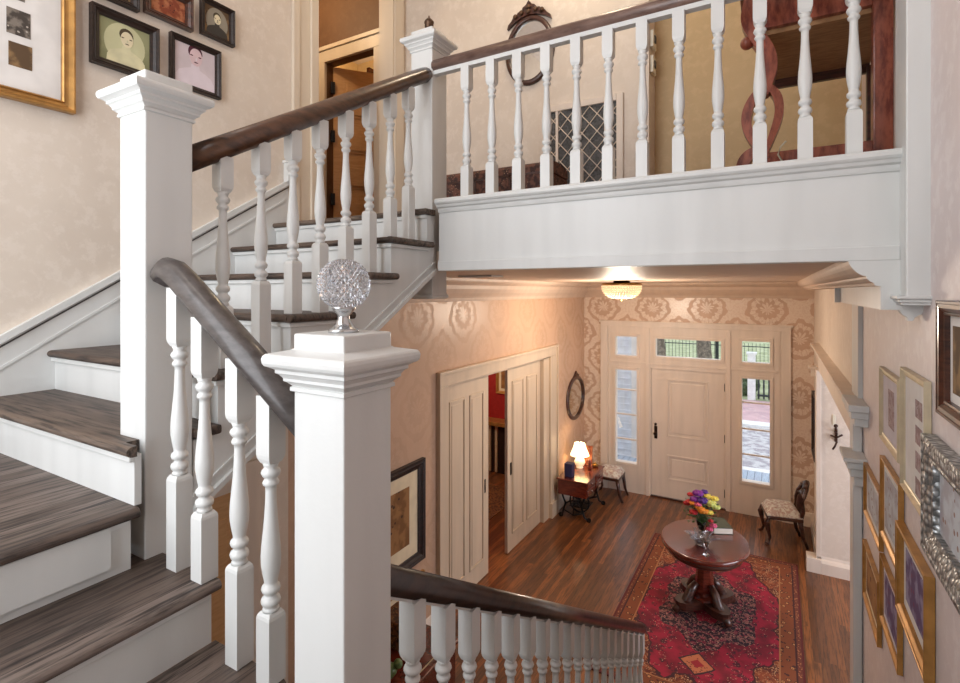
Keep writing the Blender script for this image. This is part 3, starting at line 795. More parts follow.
# ------------------------------------------------------------------ pictures
def frame(name, label, wall, a0, a1, z0, z1, fw, depth, fmat, mat='mat_board', mb=.0, pr='photo_sepia', prints=None, cat='picture', group=None, style='step', bm_=None):
    """rectangular frame on a wall; wall = ('x',X,sign) or ('y',Y,sign): sign = outward direction"""
    ax, W, sg = wall
    def P(a, h, z): return (W+sg*h, a, z) if ax == 'x' else (a, W+sg*h, z)
    t = thing(name, label, cat, P((a0+a1)/2, 0.002, z0), group)
    pf = {'step': [(0,0),(0,1),(.12,1),(.3,.86),(.42,.92),(.7,.55),(.86,.5),(1,.42),(1,.1)],
          'scoop': [(0,0),(0,.8),(.1,1),(.22,1),(.5,.5),(.8,.42),(.88,.6),(1,.5),(1,.1)],
          'deep': [(0,0),(0,.96),(.06,1),(.2,1),(.24,.94),(.5,.9),(.8,.6),(.86,.66),(.96,.6),(1,.1)]}[style]
    b = B(); rings = []
    for q, h in pf:
        i = q*fw
        rings.append([b.bm.verts.new(P(a, h*depth+.002, z)) for a, z in ((a0+i, z0+i), (a1-i, z0+i), (a1-i, z1-i), (a0+i, z1-i))])
    for r1, r2 in zip(rings, rings[1:]):
        for i in range(4): b.bm.faces.new((r1[i], r1[(i+1) % 4], r2[(i+1) % 4], r2[i]))
    link('frame', b, fmat, t)
    def slab(n, m, c0, c1, d0, d1, h0, h1, par=t, lab=None):
        b = B(); p, q = P(0, h0, 0), P(0, h1, 0)
        if ax == 'x': b.box(min(p[0], q[0]), max(p[0], q[0]), c0, c1, d0, d1)
        else: b.box(c0, c1, min(p[1], q[1]), max(p[1], q[1]), d0, d1)
        return link(n, b, m, par, lab)
    i = fw*.96
    if mat and (mb > 0 or prints): slab('mat_board', mat, a0+i, a1-i, z0+i, z1-i, .003, .008)
    if prints:
        for c0, c1, d0, d1, m_ in prints: slab('print', m_, c0, c1, d0, d1, .008, .0095)
    elif pr:
        i2 = i+mb
        o = slab('print', pr, a0+i2, a1-i2, z0+i2, z1-i2, .0035, .0095)
    return t, P
WL = ('x', XL, 1); WR = ('x', XR, -1)
def poly(t, P, name, mat, pts, h0, h1, par=None, label=None):
    b = B(); A = [b.bm.verts.new(P(a, h0, z)) for a, z in pts]; C = [b.bm.verts.new(P(a, h1, z)) for a, z in pts]
    n = len(pts)
    for i in range(n): b.bm.faces.new((A[i], A[(i+1) % n], C[(i+1) % n], C[i]))
    b.bm.faces.new(A[::-1]); b.bm.faces.new(C)
    return link(name, b, mat, par or t, label)
def oval(ca, cz, ra, rz, n=28): return [(ca+ra*math.cos(2*PI*i/n), cz+rz*math.sin(2*PI*i/n)) for i in range(n)]
def bust(t, P, ca, z0, s, cloth, face, hair, h=.0095, sw=1.0, hat=False):
    sh = [(-.62,0),(-.60,.22),(-.5,.38),(-.3,.48),(-.14,.54),(-.12,.66),(.12,.66),(.14,.54),(.3,.48),(.5,.38),(.60,.22),(.62,0)]
    poly(t, P, 'portrait_clothes', cloth, [(ca+x*s*sw, z0+z*s) for x, z in sh], h, h+.0008)
    poly(t, P, 'portrait_hair', hair, [(ca+x*s, z0+z*s) for x, z in oval(.0,1.04,.225,.235,18)], h, h+.0010)
    poly(t, P, 'portrait_face', face, [(ca+x*s, z0+z*s) for x, z in oval(.02,.90,.20,.27,18)], h, h+.0014)
    b = [(-.12,.93,.05,.02), (.14,.93,.05,.02), (.02,.74,.07,.018), (.03,.84,.025,.05)]
    for x, z, rx, rz in b:
        poly(t, P, 'portrait_feature', hair if rz < .03 else cloth, [(ca+(x+q*rx)*s, z0+(z+w*rz)*s) for q, w in oval(0,0,1,1,10)], h, h+.0018)

frame('picture_frame', 'large gilt frame with small old photographs on a wide grey mat, far left', WL, .42, 1.175, 4.255, 5.30, .05, .045, 'gold_leaf', 'mat_board', 0, None,
      [(.925,1.01,4.55,4.665,'photo_sepia'), (.932,1.016,4.408,4.515,'photo_brown'), (.70,.79,4.60,4.72,'photo_sepia'), (.70,.79,4.43,4.54,'photo_brown'), (.905,.99,4.71,4.83,'photo_sepia')], style='scoop')
t, P = frame('picture_frame', 'dark framed oval portrait of a woman in a light blouse on green ground', WL, 1.243, 1.565, 4.54, 4.835, .04, .035, 'black_wood', pr='portrait_green')
poly(t, P, 'oval_ground', 'portrait_paper', oval(1.404, 4.688, .098, .108), .0095, .0102); bust(t, P, 1.41, 4.583, .15, 'blouse', 'face_sepia', 'hair_sepia', .0103, 1.0)
t, P = frame('picture_frame', 'black framed photo of a young man with maroon hair, beside the newel cap', WL, 1.63, 1.93, 4.568, 4.858, .03, .03, 'black_wood', pr='portrait_pink')
bust(t, P, 1.78, 4.600, .19, 'shirt_pink', 'face_pink', 'maroon_ink')
t, P = frame('picture_frame', 'small dark frame with a reddish group photo at the top edge of the picture', WL, 1.495, 1.755, 4.905, 5.09, .036, .035, 'dark_walnut', pr='photo_red')
t, P = frame('picture_frame', 'small black frame with an oval portrait of a seated woman, nearest the doorway', WL, 1.808, 2.022, 4.925, 5.15, .028, .03, 'black_wood', pr='photo_brown')
poly(t, P, 'oval_ground', 'oval_grey', oval(1.915, 5.035, .07, .085), .0095, .0102); bust(t, P, 1.915, 4.955, .11, 'dress_dark', 'face_sepia', 'hair_sepia', .0103)
frame('picture_frame', 'dark frame cut by the top edge, only its lower corner showing above the green portrait', WL, 1.19, 1.465, 4.885, 5.12, .036, .035, 'black_wood', pr='photo_brown')
# right wall
frame('picture_frame', 'narrow champagne gold frame with one small photo, left of the tall four-photo frame', WR, 2.719, 3.168, 2.685, 3.032, 0.032, 0.02, 'pale_gold', 'lavender_mat', 0, None, [(2.87,3.0,2.78,2.95,'photo_mauve')], style='scoop')
frame('picture_frame', 'tall champagne gold frame holding four small photos in a column', WR, 2.264, 2.667, 2.613, 3.093, 0.03, 0.02, 'pale_gold', 'mat_board', 0, None,
      [(2.36,2.46,3.0-.095*i-.065,3.0-.095*i,'photo_mauve') for i in range(4)], style='scoop')
frame('picture_frame', 'dark brown framed picture with a silver inner edge at the right margin', WR, 1.45, 2.06, 3.03, 3.372, .045, .032, 'dark_walnut', 'mat_board', .03, 'photo_brown', style='deep')
frame('picture_frame', 'ornate silver frame with deep carved border at the right margin', WR, 1.62, 2.21, 2.555, 2.93, .085, .04, 'ornate_silver', 'mat_board', .0, 'print_pale', style='deep')
frame('picture_frame', 'small gilt frame closest to the white pilaster, upper of two stacked', WR, 3.168, 3.700, 2.122, 2.409, 0.026, 0.02, 'gold_leaf', 'mat_board', .03, 'print_pale')
frame('picture_frame', 'gilt frame with a pale print, directly below the narrow champagne frame', WR, 2.698, 3.143, 2.225, 2.603, 0.03, 0.02, 'gold_leaf', 'mat_board', .03, 'print_pale')
frame('picture_frame', 'gilt frame closest to the white pilaster, lower of two stacked', WR, 3.219, 3.741, 1.622, 1.949, 0.034, 0.02, 'gold_leaf', 'cream_mat', .03, 'painting_gold')
frame('picture_frame', 'bronze gold frame with a mauve print, below and left of the big gold frame', WR, 2.719, 3.158, 1.806, 2.122, 0.032, 0.02, 'gold_leaf', 'lavender_mat', .03, 'print_violet')
frame('picture_frame', 'big deep gold frame with a violet flower print, lowest at the right', WR, 2.215, 2.700, 2.100, 2.455, 0.036, 0.03, 'gold_leaf', 'mat_board', .04, 'print_violet', style='deep')
# hall left wall, partly behind the newel
frame('picture_frame', 'large dark framed painting with cream mat on the hall wall beside the pocket doors', WL, 2.9, 4.02, .84, 1.80, .085, .04, 'black_wood', 'cream_mat', .13, 'painting_gold', style='step')
frame('picture_frame', 'lower frame on the hall wall, just its dark top corner above the lower rail', WL, 3.2, 4.02, .05, .72, .06, .03, 'gold_leaf', 'cream_mat', .06, 'tapestry')

# ------------------------------------------------------------------ mirrors
def oval_mirror(name, label, wall, ca, cz, ra, rz, rim, crest, mat='dark_walnut'):
    ax, W, sg = wall
    def P(a, h, z): return (W+sg*h, a, z) if ax == 'x' else (a, W+sg*h, z)
    t = thing(name, label, 'mirror', P(ca, .002, cz-rz))
    n = 40; b = B(); rings = []
    for q, h in ((rim, .002), (rim, .02), (rim*.7, .035), (rim*.35, .03), (.1*rim, .036), (-.0, .02), (0, .004)):
        rings.append([b.bm.verts.new(P(ca+(ra+q-rim)*math.cos(2*PI*i/n), h, cz+(rz+q-rim)*math.sin(2*PI*i/n))) for i in range(n)])
    for r1, r2 in zip(rings, rings[1:]):
        for i in range(n): b.bm.faces.new((r1[i], r1[(i+1) % n], r2[(i+1) % n], r2[i])).smooth = True
    link('frame', b, mat, t)
    poly(t, P, 'mirror_glass', 'mirror_glass', oval(ca, cz, ra-rim*.9, rz-rim*.9, 40), .003, .010)
    if crest:
        s = crest
        pts = [(-1.0,-.35),(-.95,-.1),(-.8,.05),(-.72,.22),(-.55,.25),(-.5,.42),(-.3,.42),(-.28,.62),(-.12,.72),(-.05,.9),(0,1.0),(.05,.9),(.12,.72),(.28,.62),(.3,.42),(.5,.42),(.55,.25),(.72,.22),(.8,.05),(.95,-.1),(1.0,-.35),(.7,-.18),(.35,-.02),(0,.04),(-.35,-.02),(-.7,-.18)]
        poly(t, P, 'crest', mat, [(ca+x*s, cz+rz+z*s*.62-.03*(x*x)*s/.19) for x, z in pts], .004, .032)
        b = B()
        for x, z in ((-.6,.08),(-.32,.24),(0,.5),(.32,.24),(.6,.08),(0,.22)): b.ball(P(ca+x*s, .034, cz+rz+z*s*.62), s*.11, 6)
        link('crest_carving', b, 'bronze', t)
    return t
oval_mirror('oval_mirror', 'oval mirror with a carved dark wood crest on the upstairs wall', ('y', 3.75, -1), -1.708, 5.31, .212, .275, .038, .19)
oval_mirror('oval_mirror', 'small dark oval mirror on the hall wall above the lit table lamp', WL, 8.34, 1.60, .43, .37, .06, .13)
frame('wall_mirror', 'dark mirror seen edge-on on the wall right of the front door', WR, 8.05, 8.62, 1.15, 2.0, .05, .04, 'black_wood', None, 0, 'mirror_glass', cat='mirror')

# return-air grille upstairs
t = thing('wall_grille', 'white framed lattice grille low on the upstairs wall', 'grille', (-1.29, 3.75, 4.1))
x0, x1, z0, z1 = -1.618, -.966, 3.95, 4.835
b = B()
for q in ((x0,x0+.05,z0,z1), (x1-.05,x1,z0,z1), (x0+.05,x1-.05,z0,z0+.05), (x0+.05,x1-.05,z1-.05,z1)): b.box(q[0], q[1], 3.728, 3.75, q[2], q[3], .004)
link('frame', b, 'trim_ivory', t)
link('backing', B().box(x0+.04, x1-.04, 3.744, 3.749, z0+.04, z1-.04), 'grille_dark', t)
b = B(); s = .115
import itertools
xa, xb_, za, zb_ = x0+.05, x1-.05, z0+.05, z1-.05
def clip(p, q):
    # Liang-Barsky
    t0, t1 = 0.0, 1.0; dx, dz = q[0]-p[0], q[1]-p[1]
    for P_, Q_ in ((-dx, p[0]-xa), (dx, xb_-p[0]), (-dz, p[1]-za), (dz, zb_-p[1])):
        if abs(P_) < 1e-9:
            if Q_ < 0: return None
        else:
            r = Q_/P_
            if P_ < 0: t0 = max(t0, r)
            else: t1 = min(t1, r)
    if t0 >= t1: return None
    return (p[0]+t0*dx, p[1]+t0*dz), (p[0]+t1*dx, p[1]+t1*dz)
for i in range(-10, 14):
    for sgn in (1, -1):
        c = clip((xa+i*s, za if sgn > 0 else zb_), (xa+i*s+2, za+2*1.12 if sgn > 0 else zb_-2*1.12))
        if c: b.tube([(c[0][0], 3.738, c[0][1]), (c[1][0], 3.738, c[1][1])], .0042, 4)
link('lattice', b, 'trim_ivory', t)
link('mullion', B().box(-1.485, -1.465, 3.73, 3.744, z0+.05, z1-.05).box(-1.105,-1.085,3.73,3.744,z0+.05,z1-.05), 'trim_ivory', t)
# switches by the corner
for z, n in ((5.20, 'upper'), (5.02, 'lower')):
    t = thing('switch_box', '%s of the two small cream boxes at the upstairs wall corner' % n, 'switch', (-.78, 3.85, z))
    link('case', B().box(-.79, -.765, 3.78, 3.88, z-.06, z+.06, .004), 'plate_white', t)
    link('button', B().box(-.765, -.758, 3.81, 3.85, z-.02, z+.03, .002), 'grille_dark', t)

# trunk upstairs
t = thing('trunk', 'dark floral-patterned trunk behind the balcony railing under the mirror', 'trunk', (-1.6, 3.15, ZU))
link('body', B().box(-2.05, -1.24, 3.0, 3.34, ZU+.01, ZU+.295, .01), 'brocade', t)
pr = [(3.0, ZU+.30)]+[(3.17-.17*math.cos(a), ZU+.335+.045*math.sin(a)) for a in [i*PI/8 for i in range(9)]]+[(3.34, ZU+.30)]
link('lid', B().prism(pr, 'x', -2.05, -1.24), 'brocade', t)
b = B()
for x in (-2.04, -1.78, -1.52, -1.26): b.box(x, x+.012, 2.994, 3.0, ZU+.01, ZU+.31)
b.box(-2.05,-1.24,2.994,3.0,ZU+.285,ZU+.297)
link('strap', b, 'dark_walnut', t)

# scroll-legged console table upstairs
t = thing('console_table', 'reddish mahogany table with scrolled front leg, seen from below through the balcony railing', 'table', (.12, 2.95, ZU))
def ribbon(pts, ws, y0, y1, b=None):
    b = b or B(); L_, R__ = [], []
    for i, p in enumerate(pts):
        a = pts[max(i-1, 0)]; c = pts[min(i+1, len(pts)-1)]
        dx, dz = c[0]-a[0], c[1]-a[1]; l = math.hypot(dx, dz) or 1
        nx, nz = -dz/l, dx/l; w = ws[i]/2
        L_.append((p[0]+nx*w, p[1]+nz*w)); R__.append((p[0]-nx*w, p[1]-nz*w))
    for i in range(len(pts)-1):
        q = [L_[i], L_[i+1], R__[i+1], R__[i]]
        A = [b.bm.verts.new((x, y0, z)) for x, z in q]; C = [b.bm.verts.new((x, y1, z)) for x, z in q]
        for k in range(4): b.bm.faces.new((A[k], A[(k+1) % 4], C[(k+1) % 4], C[k]))
        b.bm.faces.new(A[::-1]); b.bm.faces.new(C)
    return b
def smooth(pts, n=5):
    out = []
    for i in range(len(pts)-1):
        p0 = pts[max(i-1, 0)]; p1 = pts[i]; p2 = pts[i+1]; p3 = pts[min(i+2, len(pts)-1)]
        for k in range(n):
            t_ = k/n
            out.append(tuple(.5*((2*p1[j])+(-p0[j]+p2[j])*t_+(2*p0[j]-5*p1[j]+4*p2[j]-p3[j])*t_**2+(-p0[j]+3*p1[j]-3*p2[j]+p3[j])*t_**3) for j in range(2)))
    out.append(pts[-1]); return out
def srib(pts, w, y0, y1, b=None):
    s_ = smooth(pts); n = len(s_)
    return ribbon(s_, [w*(.55+.45*math.sin(PI*min(1, max(0, i/(n-1))))) for i in range(n)], y0, y1, b)
b = srib([(-.09,4.86),(-.112,4.70),(-.118,4.62),(-.088,4.55),(-.045,4.47),(-.028,4.40),(-.038,4.33),(-.05,4.28)], .06, 2.6, 2.67)
b.ball((-.122, 2.635, 4.526), .028, 10, (1,1.25,1))
srib([(-.05,4.30),(-.088,4.273),(-.118,4.212),(-.122,4.145),(-.098,4.074),(-.061,4.015)], .04, 2.6, 2.67, b)
srib([(-.05,4.305),(-.025,4.293),(.0,4.247),(.004,4.181),(-.015,4.106),(-.05,4.01)], .035, 2.602, 2.668, b)
srib([(-.04,4.03),(-.1,4.02),(-.135,3.98),(-.14,3.92),(-.12,3.87)], .05, 2.604, 2.666, b)
b.box(-.062,-.036,2.603,2.667,4.27,4.32).box(-.066,-.034,2.605,2.665,3.99,4.04)
link('leg', b, 'aged_mahogany', t, 'scroll-carved leg')
link('leg', B().box(.333, .40, 2.6, 2.665, ZU, 4.9, .006), 'aged_mahogany', t, 'straight square leg')
link('leg', B().box(.385, .41, 3.2, 3.24, ZU, 4.53, .003), 'dark_walnut', t)
link('apron', B().box(-.07, .335, 2.61, 2.64, 4.565, 4.80, .003), 'aged_mahogany', t)
link('tabletop', B().box(-.16, .43, 2.57, 3.27, 4.80, 4.84, .008), 'aged_mahogany', t)
link('bottom_board', B().box(-.05, .40, 2.64, 3.24, 4.545, 4.565), 'plywood_brown', t)
link('rear_rail', B().box(-.05, .40, 3.22, 3.245, 4.50, 4.56), 'dark_walnut', t)
link('stretcher', B().box(-.05, .34, 2.615, 2.66, 3.965, 4.015, .006), 'aged_mahogany', t)
o = link('power_cord', B().tube([(.415,2.58,4.25),(.42,2.56,4.12),(.424,2.56,4.02),(.415,2.56,3.92)], .004, 6), 'old_iron'); tag(o, 'thin brown cord hanging beside the straight table leg upstairs', 'cord')
t_ = link('white_cord', B().tube([(.03,2.56,4.04),(.01,2.56,4.02),(.0,2.55,3.985),(.02,2.55,3.945),(.07,2.55,3.925)], .004, 6), 'plate_white'); tag(t_, 'looped white cord behind the balcony railing by the scrolled leg', 'cord')

# ------------------------------------------------------------------ hall furniture
o = link('rug', B().box(-1.49, -1.49+RUG_W, 4.50, 4.50+RUG_L, 0, .012), 'rug'); tag(o, 'red persian style rug with brown floral border on the hall floor', 'rug')
TX, TY = -.68, 5.97
t = thing('pedestal_table', 'polished mahogany oval pedestal table standing on the red rug', 'table', (TX, TY, .013))
def ell(prof, z0=0): return B().lathe([(r, z) for r, z in prof], TX, TY, z0, 48, .435, .51)
link('tabletop', ell([(.9,.70),(.98,.70),(1.0,.712),(1.0,.735),(.985,.745),(.97,.75)]), 'mahogany', t)
link('apron', ell([(.86,.63),(.88,.64),(.88,.70)]), 'dark_walnut', t)
b = B().lathe([(.155,.14),(.15,.16),(.115,.185),(.112,.20),(.125,.21),(.125,.225),(.10,.24),(.085,.40),(.085,.52),(.105,.60),(.16,.64)], TX, TY, 0, 8)
for f in b.bm.faces: f.smooth = False
link('column', b, 'mahogany', t)
pts = []
for i in range(48):
    a = 2*PI*i/48; r = .25+.10*math.cos(4*a-PI)
    pts.append((TX+r*math.cos(a), TY+r*math.sin(a)))
link('platform', B().prism(pts, 'z', .07, .145), 'dark_walnut', t)
for i in range(4):
    a = PI/4+i*PI/2; 
    pts = [(.10,.30),(.16,.24),(.21,.15),(.26,.10),(.33,.07),(.37,.035)]
    b = B().tube([(TX+math.cos(a)*r, TY+math.sin(a)*r, z) for r, z in pts], [.03,.045,.05,.045,.04,.035], 8)
    link('leg', b, 'dark_walnut', t)
    # curved scroll wing on the column
# vase of flowers
t = thing('flower_vase', 'glass vase with a mixed bouquet of purple, red, orange and yellow flowers', 'vase', (-.715, 6.0, .75))
vx, vy = -.715, 6.0
link('vase', B().lathe([(.035,0),(.04,.004),(.03,.02),(.028,.05),(.04,.12),(.052,.17),(.05,.175),(.036,.12),(.024,.05),(.024,.02)], vx, vy, .751, 20), 'crystal', t)
b = B(); random.seed(3)
for i in range(26):
    a = random.random()*2*PI; r = random.random()*.13
    b.tube([(vx+.01*math.cos(a), vy+.01*math.sin(a), .79), (vx+r*.35*math.cos(a), vy+r*.35*math.sin(a), .93), (vx+r*math.cos(a), vy+r*math.sin(a), 1.06+random.random()*.1)], .004, 5)
for i in range(190):
    a = random.random()*2*PI; r = .02+random.random()*.14; z = .92+random.random()*.24
    c = Vector((vx+r*math.cos(a), vy+r*math.sin(a), z)); d_ = Vector((math.cos(a), math.sin(a), random.uniform(-.3,.9))).normalized()*random.uniform(.03,.06); s_ = Vector((-math.sin(a), math.cos(a), random.uniform(-.4,.4)))*.014
    vs = [b.bm.verts.new(c), b.bm.verts.new(c+d_*.5+s_), b.bm.verts.new(c+d_), b.bm.verts.new(c+d_*.5-s_)]; b.bm.faces.new(vs)
link('foliage', b, 'leaf_green', t)
fl = [('purple',-.03,1.25,.045,-.02),('violet',.015,1.20,.045,-.05),('purple',-.055,1.20,.04,-.05),('red',-.10,1.16,.04,-.04),('red',-.06,1.10,.035,-.11),('red',-.14,1.13,.03,.0),('orange',.03,1.13,.045,-.11),('orange',-.01,1.15,.032,-.10),
      ('yellow',.05,1.22,.035,.03),('lime',.10,1.18,.045,-.04),('lime',.13,1.14,.04,.02),('yellow',.12,1.21,.035,.03),('pink',-.02,1.17,.03,-.09),('pink',.12,1.0,.03,-.08),('pink',.09,.97,.028,-.10),('red',-.11,1.20,.03,.05),('violet',.02,1.25,.03,.05),('yellow',.09,1.12,.03,-.10),
      ('orange',-.07,1.17,.028,-.08),('red',.10,1.05,.022,-.11)]
for c, dx, z, r, dy in fl:
    b = B(); cx, cy = vx+dx*1.05, vy+dy*1.1; r *= 1.3; z = .98+(z-.98)*1.15+.03
    for k in range(9):
        a = 2*PI*k/9; b.ball((cx+r*.6*math.cos(a), cy+r*.6*math.sin(a), z-.10+.004*(k % 2)), r*.42, 5, (1,1,.95))
    b.ball((cx, cy, z-.09), r*.5, 6, (1,1,.8))
    link('flower', b, 'petal_'+c, t)
# crystal bowl in front
t = thing('crystal_bowl', 'star-shaped cut crystal bowl in front of the flower vase', 'bowl', (-.69, 5.82, .75))
b = B(); rings = []
for r, z, am in ((.05,.0,0),(.06,.01,0),(.075,.04,.05),(.10,.075,.2),(.135,.10,.35),(.128,.104,.35),(.09,.078,.2),(.06,.04,.05),(.03,.02,0)):
    rings.append([b.bm.verts.new((-.69+r*(1+am*math.cos(6*2*PI*i/36))*math.cos(2*PI*i/36), 5.82+r*(1+am*math.cos(6*2*PI*i/36))*math.sin(2*PI*i/36), .752+z)) for i in range(36)])
for r1, r2 in zip(rings, rings[1:]):
    for i in range(36): b.bm.faces.new((r1[i], r1[(i+1) % 36], r2[(i+1) % 36], r2[i]))
b.bm.faces.new(rings[0][::-1]); b.bm.faces.new(rings[-1])
link('bowl', b, 'cut_crystal', t)
t = thing('glass_goblet', 'tiny clear glass goblet nearest the front edge of the oval table', 'goblet', (-.625, 5.615, .75))
link('goblet_body', B().lathe([(.035,0),(.034,.004),(.008,.012),(.006,.05),(.008,.07),(.022,.09),(.026,.12),(.022,.12),(.005,.08)], -.625, 5.615, .751, 18), 'crystal', t)
# book
t = thing('book', 'thick dark book with pale page edges lying on the oval table', 'book', (-.56, 6.24, .75))
def bk(b): return xf(b, -.57, 6.30, .75, math.radians(25))
link('page_block', bk(B().box(-.095, .098, -.13, .13, .006, .064)), 'pages', t)
link('cover', bk(B().box(-.102, .10, -.135, .135, .001, .006).box(-.102, .10, -.135, .135, .064, .070).box(-.106,-.098,-.135,.135,.001,.07)), 'book_green', t)

# slipper chair right of the door
def chair(label, x, y, ang, back=True, seat_h=.42, sc_=1.0, name='side_chair', cat='chair'):
    t = thing(name, label, cat, (x, y, 0))
    def T(b):
        for v in b.bm.verts: v.co *= sc_
        return xf(b, x, y, 0, ang)
    # seat local: faces -x, back at +x
    b = B().box(-.21, .21, -.21, .21, .37, .395, .01)
    b2 = B()
    n = 8; rows = []
    for i in range(n+1):
        row = []
        for j in range(n+1):
            u, v = -1+2*i/n, -1+2*j/n
            row.append(b2.bm.verts.new((u*.21, v*.21, .40+.095*(1-u**6)**.5*(1-v**6)**.5)))
        rows.append(row)
    for i in range(n):
        for j in range(n): b2.bm.faces.new((rows[i][j], rows[i+1][j], rows[i+1][j+1], rows[i][j+1])).smooth = True
    b2.box(-.21, .21, -.21, .21, .385, .396)
    link('seat_cushion', T(b2), 'needlepoint', t, 'needlepoint floral cushion')
    link('seat_rail', T(B().box(-.215, .215, -.215, .215, .34, .388, .008)), 'dark_walnut', t)
    for sx, sy in ((-1,-1),(-1,1),(1,-1),(1,1)):
        p = [(sx*.19, sy*.19, .36), (sx*.215, sy*.205, .29), (sx*.20, sy*.20, .19), (sx*.175+(.0), sy*.185, .09), (sx*.20, sy*.20, .03), (sx*.225, sy*.215, .008)]
        if sx > 0: p = [(.18, sy*.18, .36), (.20, sy*.18, .25), (.22, sy*.18, .12), (.27, sy*.18, .008)]
        link('leg', T(B().tube(p, [.036,.038,.026,.02,.021,.025][:len(p)] if sx < 0 else [.034,.028,.023,.02], 8)), 'dark_walnut', t)
    if back:
        for sy in (-1, 1):
            link('back_post', T(B().tube([(.19, sy*.17, .36), (.22, sy*.17, .47), (.215, sy*.165, .56), (.235, sy*.15, .66), (.275, sy*.10, .75), (.30, 0, .80)], [.028,.024,.022,.024,.026,.02], 8)), 'dark_walnut', t)
        link('back_crest', T(B().tube([(.235, -.14, .64), (.25, 0, .68), (.235, .14, .64)], [.02,.03,.02], 8).tube([(.27,-.1,.76),(.30,0,.81),(.27,.1,.76)], [.028,.04,.028], 8)), 'dark_walnut', t)
        link('back_splat', T(B().tube([(.205,0,.38),(.215,0,.5),(.235,0,.62),(.29,0,.78)], [.03,.04,.045,.035], 8)), 'dark_walnut', t)
    return t
chair('dark walnut side chair with floral needlepoint seat, right of the front door', .04, 8.16, math.radians(12))
chair('small needlepoint stool with cabriole legs behind the black legged cabinet', -2.42, 8.46, math.radians(0), False, sc_=.98, name='footstool', cat='stool')

# treadle cabinet by the left wall
CX0, CX1, CY0, CY1, CZ = -2.86, -2.42, 7.28, 8.12, .60
t = thing('treadle_cabinet', 'small mahogany cabinet on black cast iron treadle legs beside the pocket doors', 'cabinet', (-2.64, 7.7, 0))
link('top', B().box(CX0-.02, CX1+.02, CY0-.02, CY1+.02, CZ-.02, CZ, .006), 'mahogany', t)
link('body', B().box(CX0, CX1, CY0, CY1, CZ-.24, CZ-.02, .004), 'mahogany', t)
for i in range(2):
    for j in range(2):
        y0 = CY0+.03+j*.4; z0 = CZ-.225+i*.105
        d_ = link('drawer', B().box(CX1, CX1+.012, y0, y0+.36, z0, z0+.09, .004), 'mahogany', t)
        link('knob', B().ball((CX1+.02, y0+.18, z0+.045), .012, 6), 'nickel', d_)
for y in (CY0+.06, CY1-.06):
    b = B()
    b.tube([(CX0+.04, y, .36), (CX0+.10, y, .22), (CX0+.05, y, .06), (CX0-.0+.03, y, .03)], .016, 8)
    b.tube([(CX1-.04, y, .36), (CX1-.10, y, .22), (CX1-.05, y, .06), (CX1+.02, y, .03)], .016, 8)
    b.tube([(CX0+.10, y, .22), (-2.64, y, .28), (CX1-.10, y, .22)], .012, 8)
    b.tube([(CX0+.06, y, .12), (-2.64, y, .06), (CX1-.06, y, .12)], .012, 8)
    b.tube([(-2.64, y, .36), (-2.64, y, .06)], .01, 8)
    link('iron_leg', b, 'old_iron', t)
    for x in (CX0+.03, CX1+.02):
        w = B().tube([(x, y-.012, .035), (x, y+.012, .035)], .034, 14)
        link('caster', w, 'old_iron', t)
b = B()
ring = [(-2.60+.15*math.cos(2*PI*i/24), 7.50, .21+.15*math.sin(2*PI*i/24)) for i in range(25)]
b.tube(ring, .013, 6)
for i in range(5): b.tube([(-2.60,7.50,.21), (-2.60+.15*math.cos(2*PI*i/5), 7.50, .21+.15*math.sin(2*PI*i/5))], .007, 5)
link('flywheel', b, 'old_iron', t)
link('treadle', B().box(-2.78, -2.50, 7.55, 7.85, .09, .105, .003), 'old_iron', t)
link('crossbar', B().tube([(-2.64,CY0+.06,.2),(-2.64,CY1-.06,.2)], .012, 6), 'old_iron', t)
# things on it
t = thing('table_lamp', 'small lit table lamp with white scalloped shade on the treadle cabinet', 'lamp', (-2.72, 7.86, .60))
link('lamp_base', B().lathe([(.05,0),(.055,.01),(.04,.02),(.07,.05),(.085,.09),(.075,.13),(.04,.16),(.02,.18),(.02,.21)], -2.72, 7.86, .601, 20), 'lamp_base', t)
link('lamp_shade', B().lathe([(.15,.20),(.13,.25),(.105,.31),(.085,.38),(.08,.385)], -2.72, 7.86, .601, 24, cap=False), 'lamp_shade', t)
link('finial', B().lathe([(.01,.36),(.012,.38),(.008,.41),(.002,.42)], -2.72, 7.86, .601, 8), 'brass', t)
o = link('keepsake_box', B().box(-2.79,-2.67,7.36,7.48,.602,.80,.005), 'blue_box'); tag(o, 'dark blue upright box at the near end of the treadle cabinet', 'box')
o = link('lid_dish', B().lathe([(.03,0),(.045,.01),(.05,.035),(.03,.05),(.008,.055),(.008,.07)], -2.52, 8.03, .602, 14), 'brass'); tag(o, 'small brass dish at the far end of the treadle cabinet', 'dish')
o = link('figurine', B().lathe([(.025,0),(.03,.02),(.02,.05),(.028,.09),(.015,.12),(.018,.14),(.004,.16)], -2.56, 7.86, .602, 12), 'mahogany'); tag(o, 'small reddish figurine beside the lamp', 'figurine')
o = link('easel_picture', B().prism([(8.03,.602),(8.05,.602),(8.09,.90),(8.07,.90)], 'x', -2.70, -2.58), 'photo_red'); tag(o, 'little brown picture leaning behind the table lamp', 'picture')

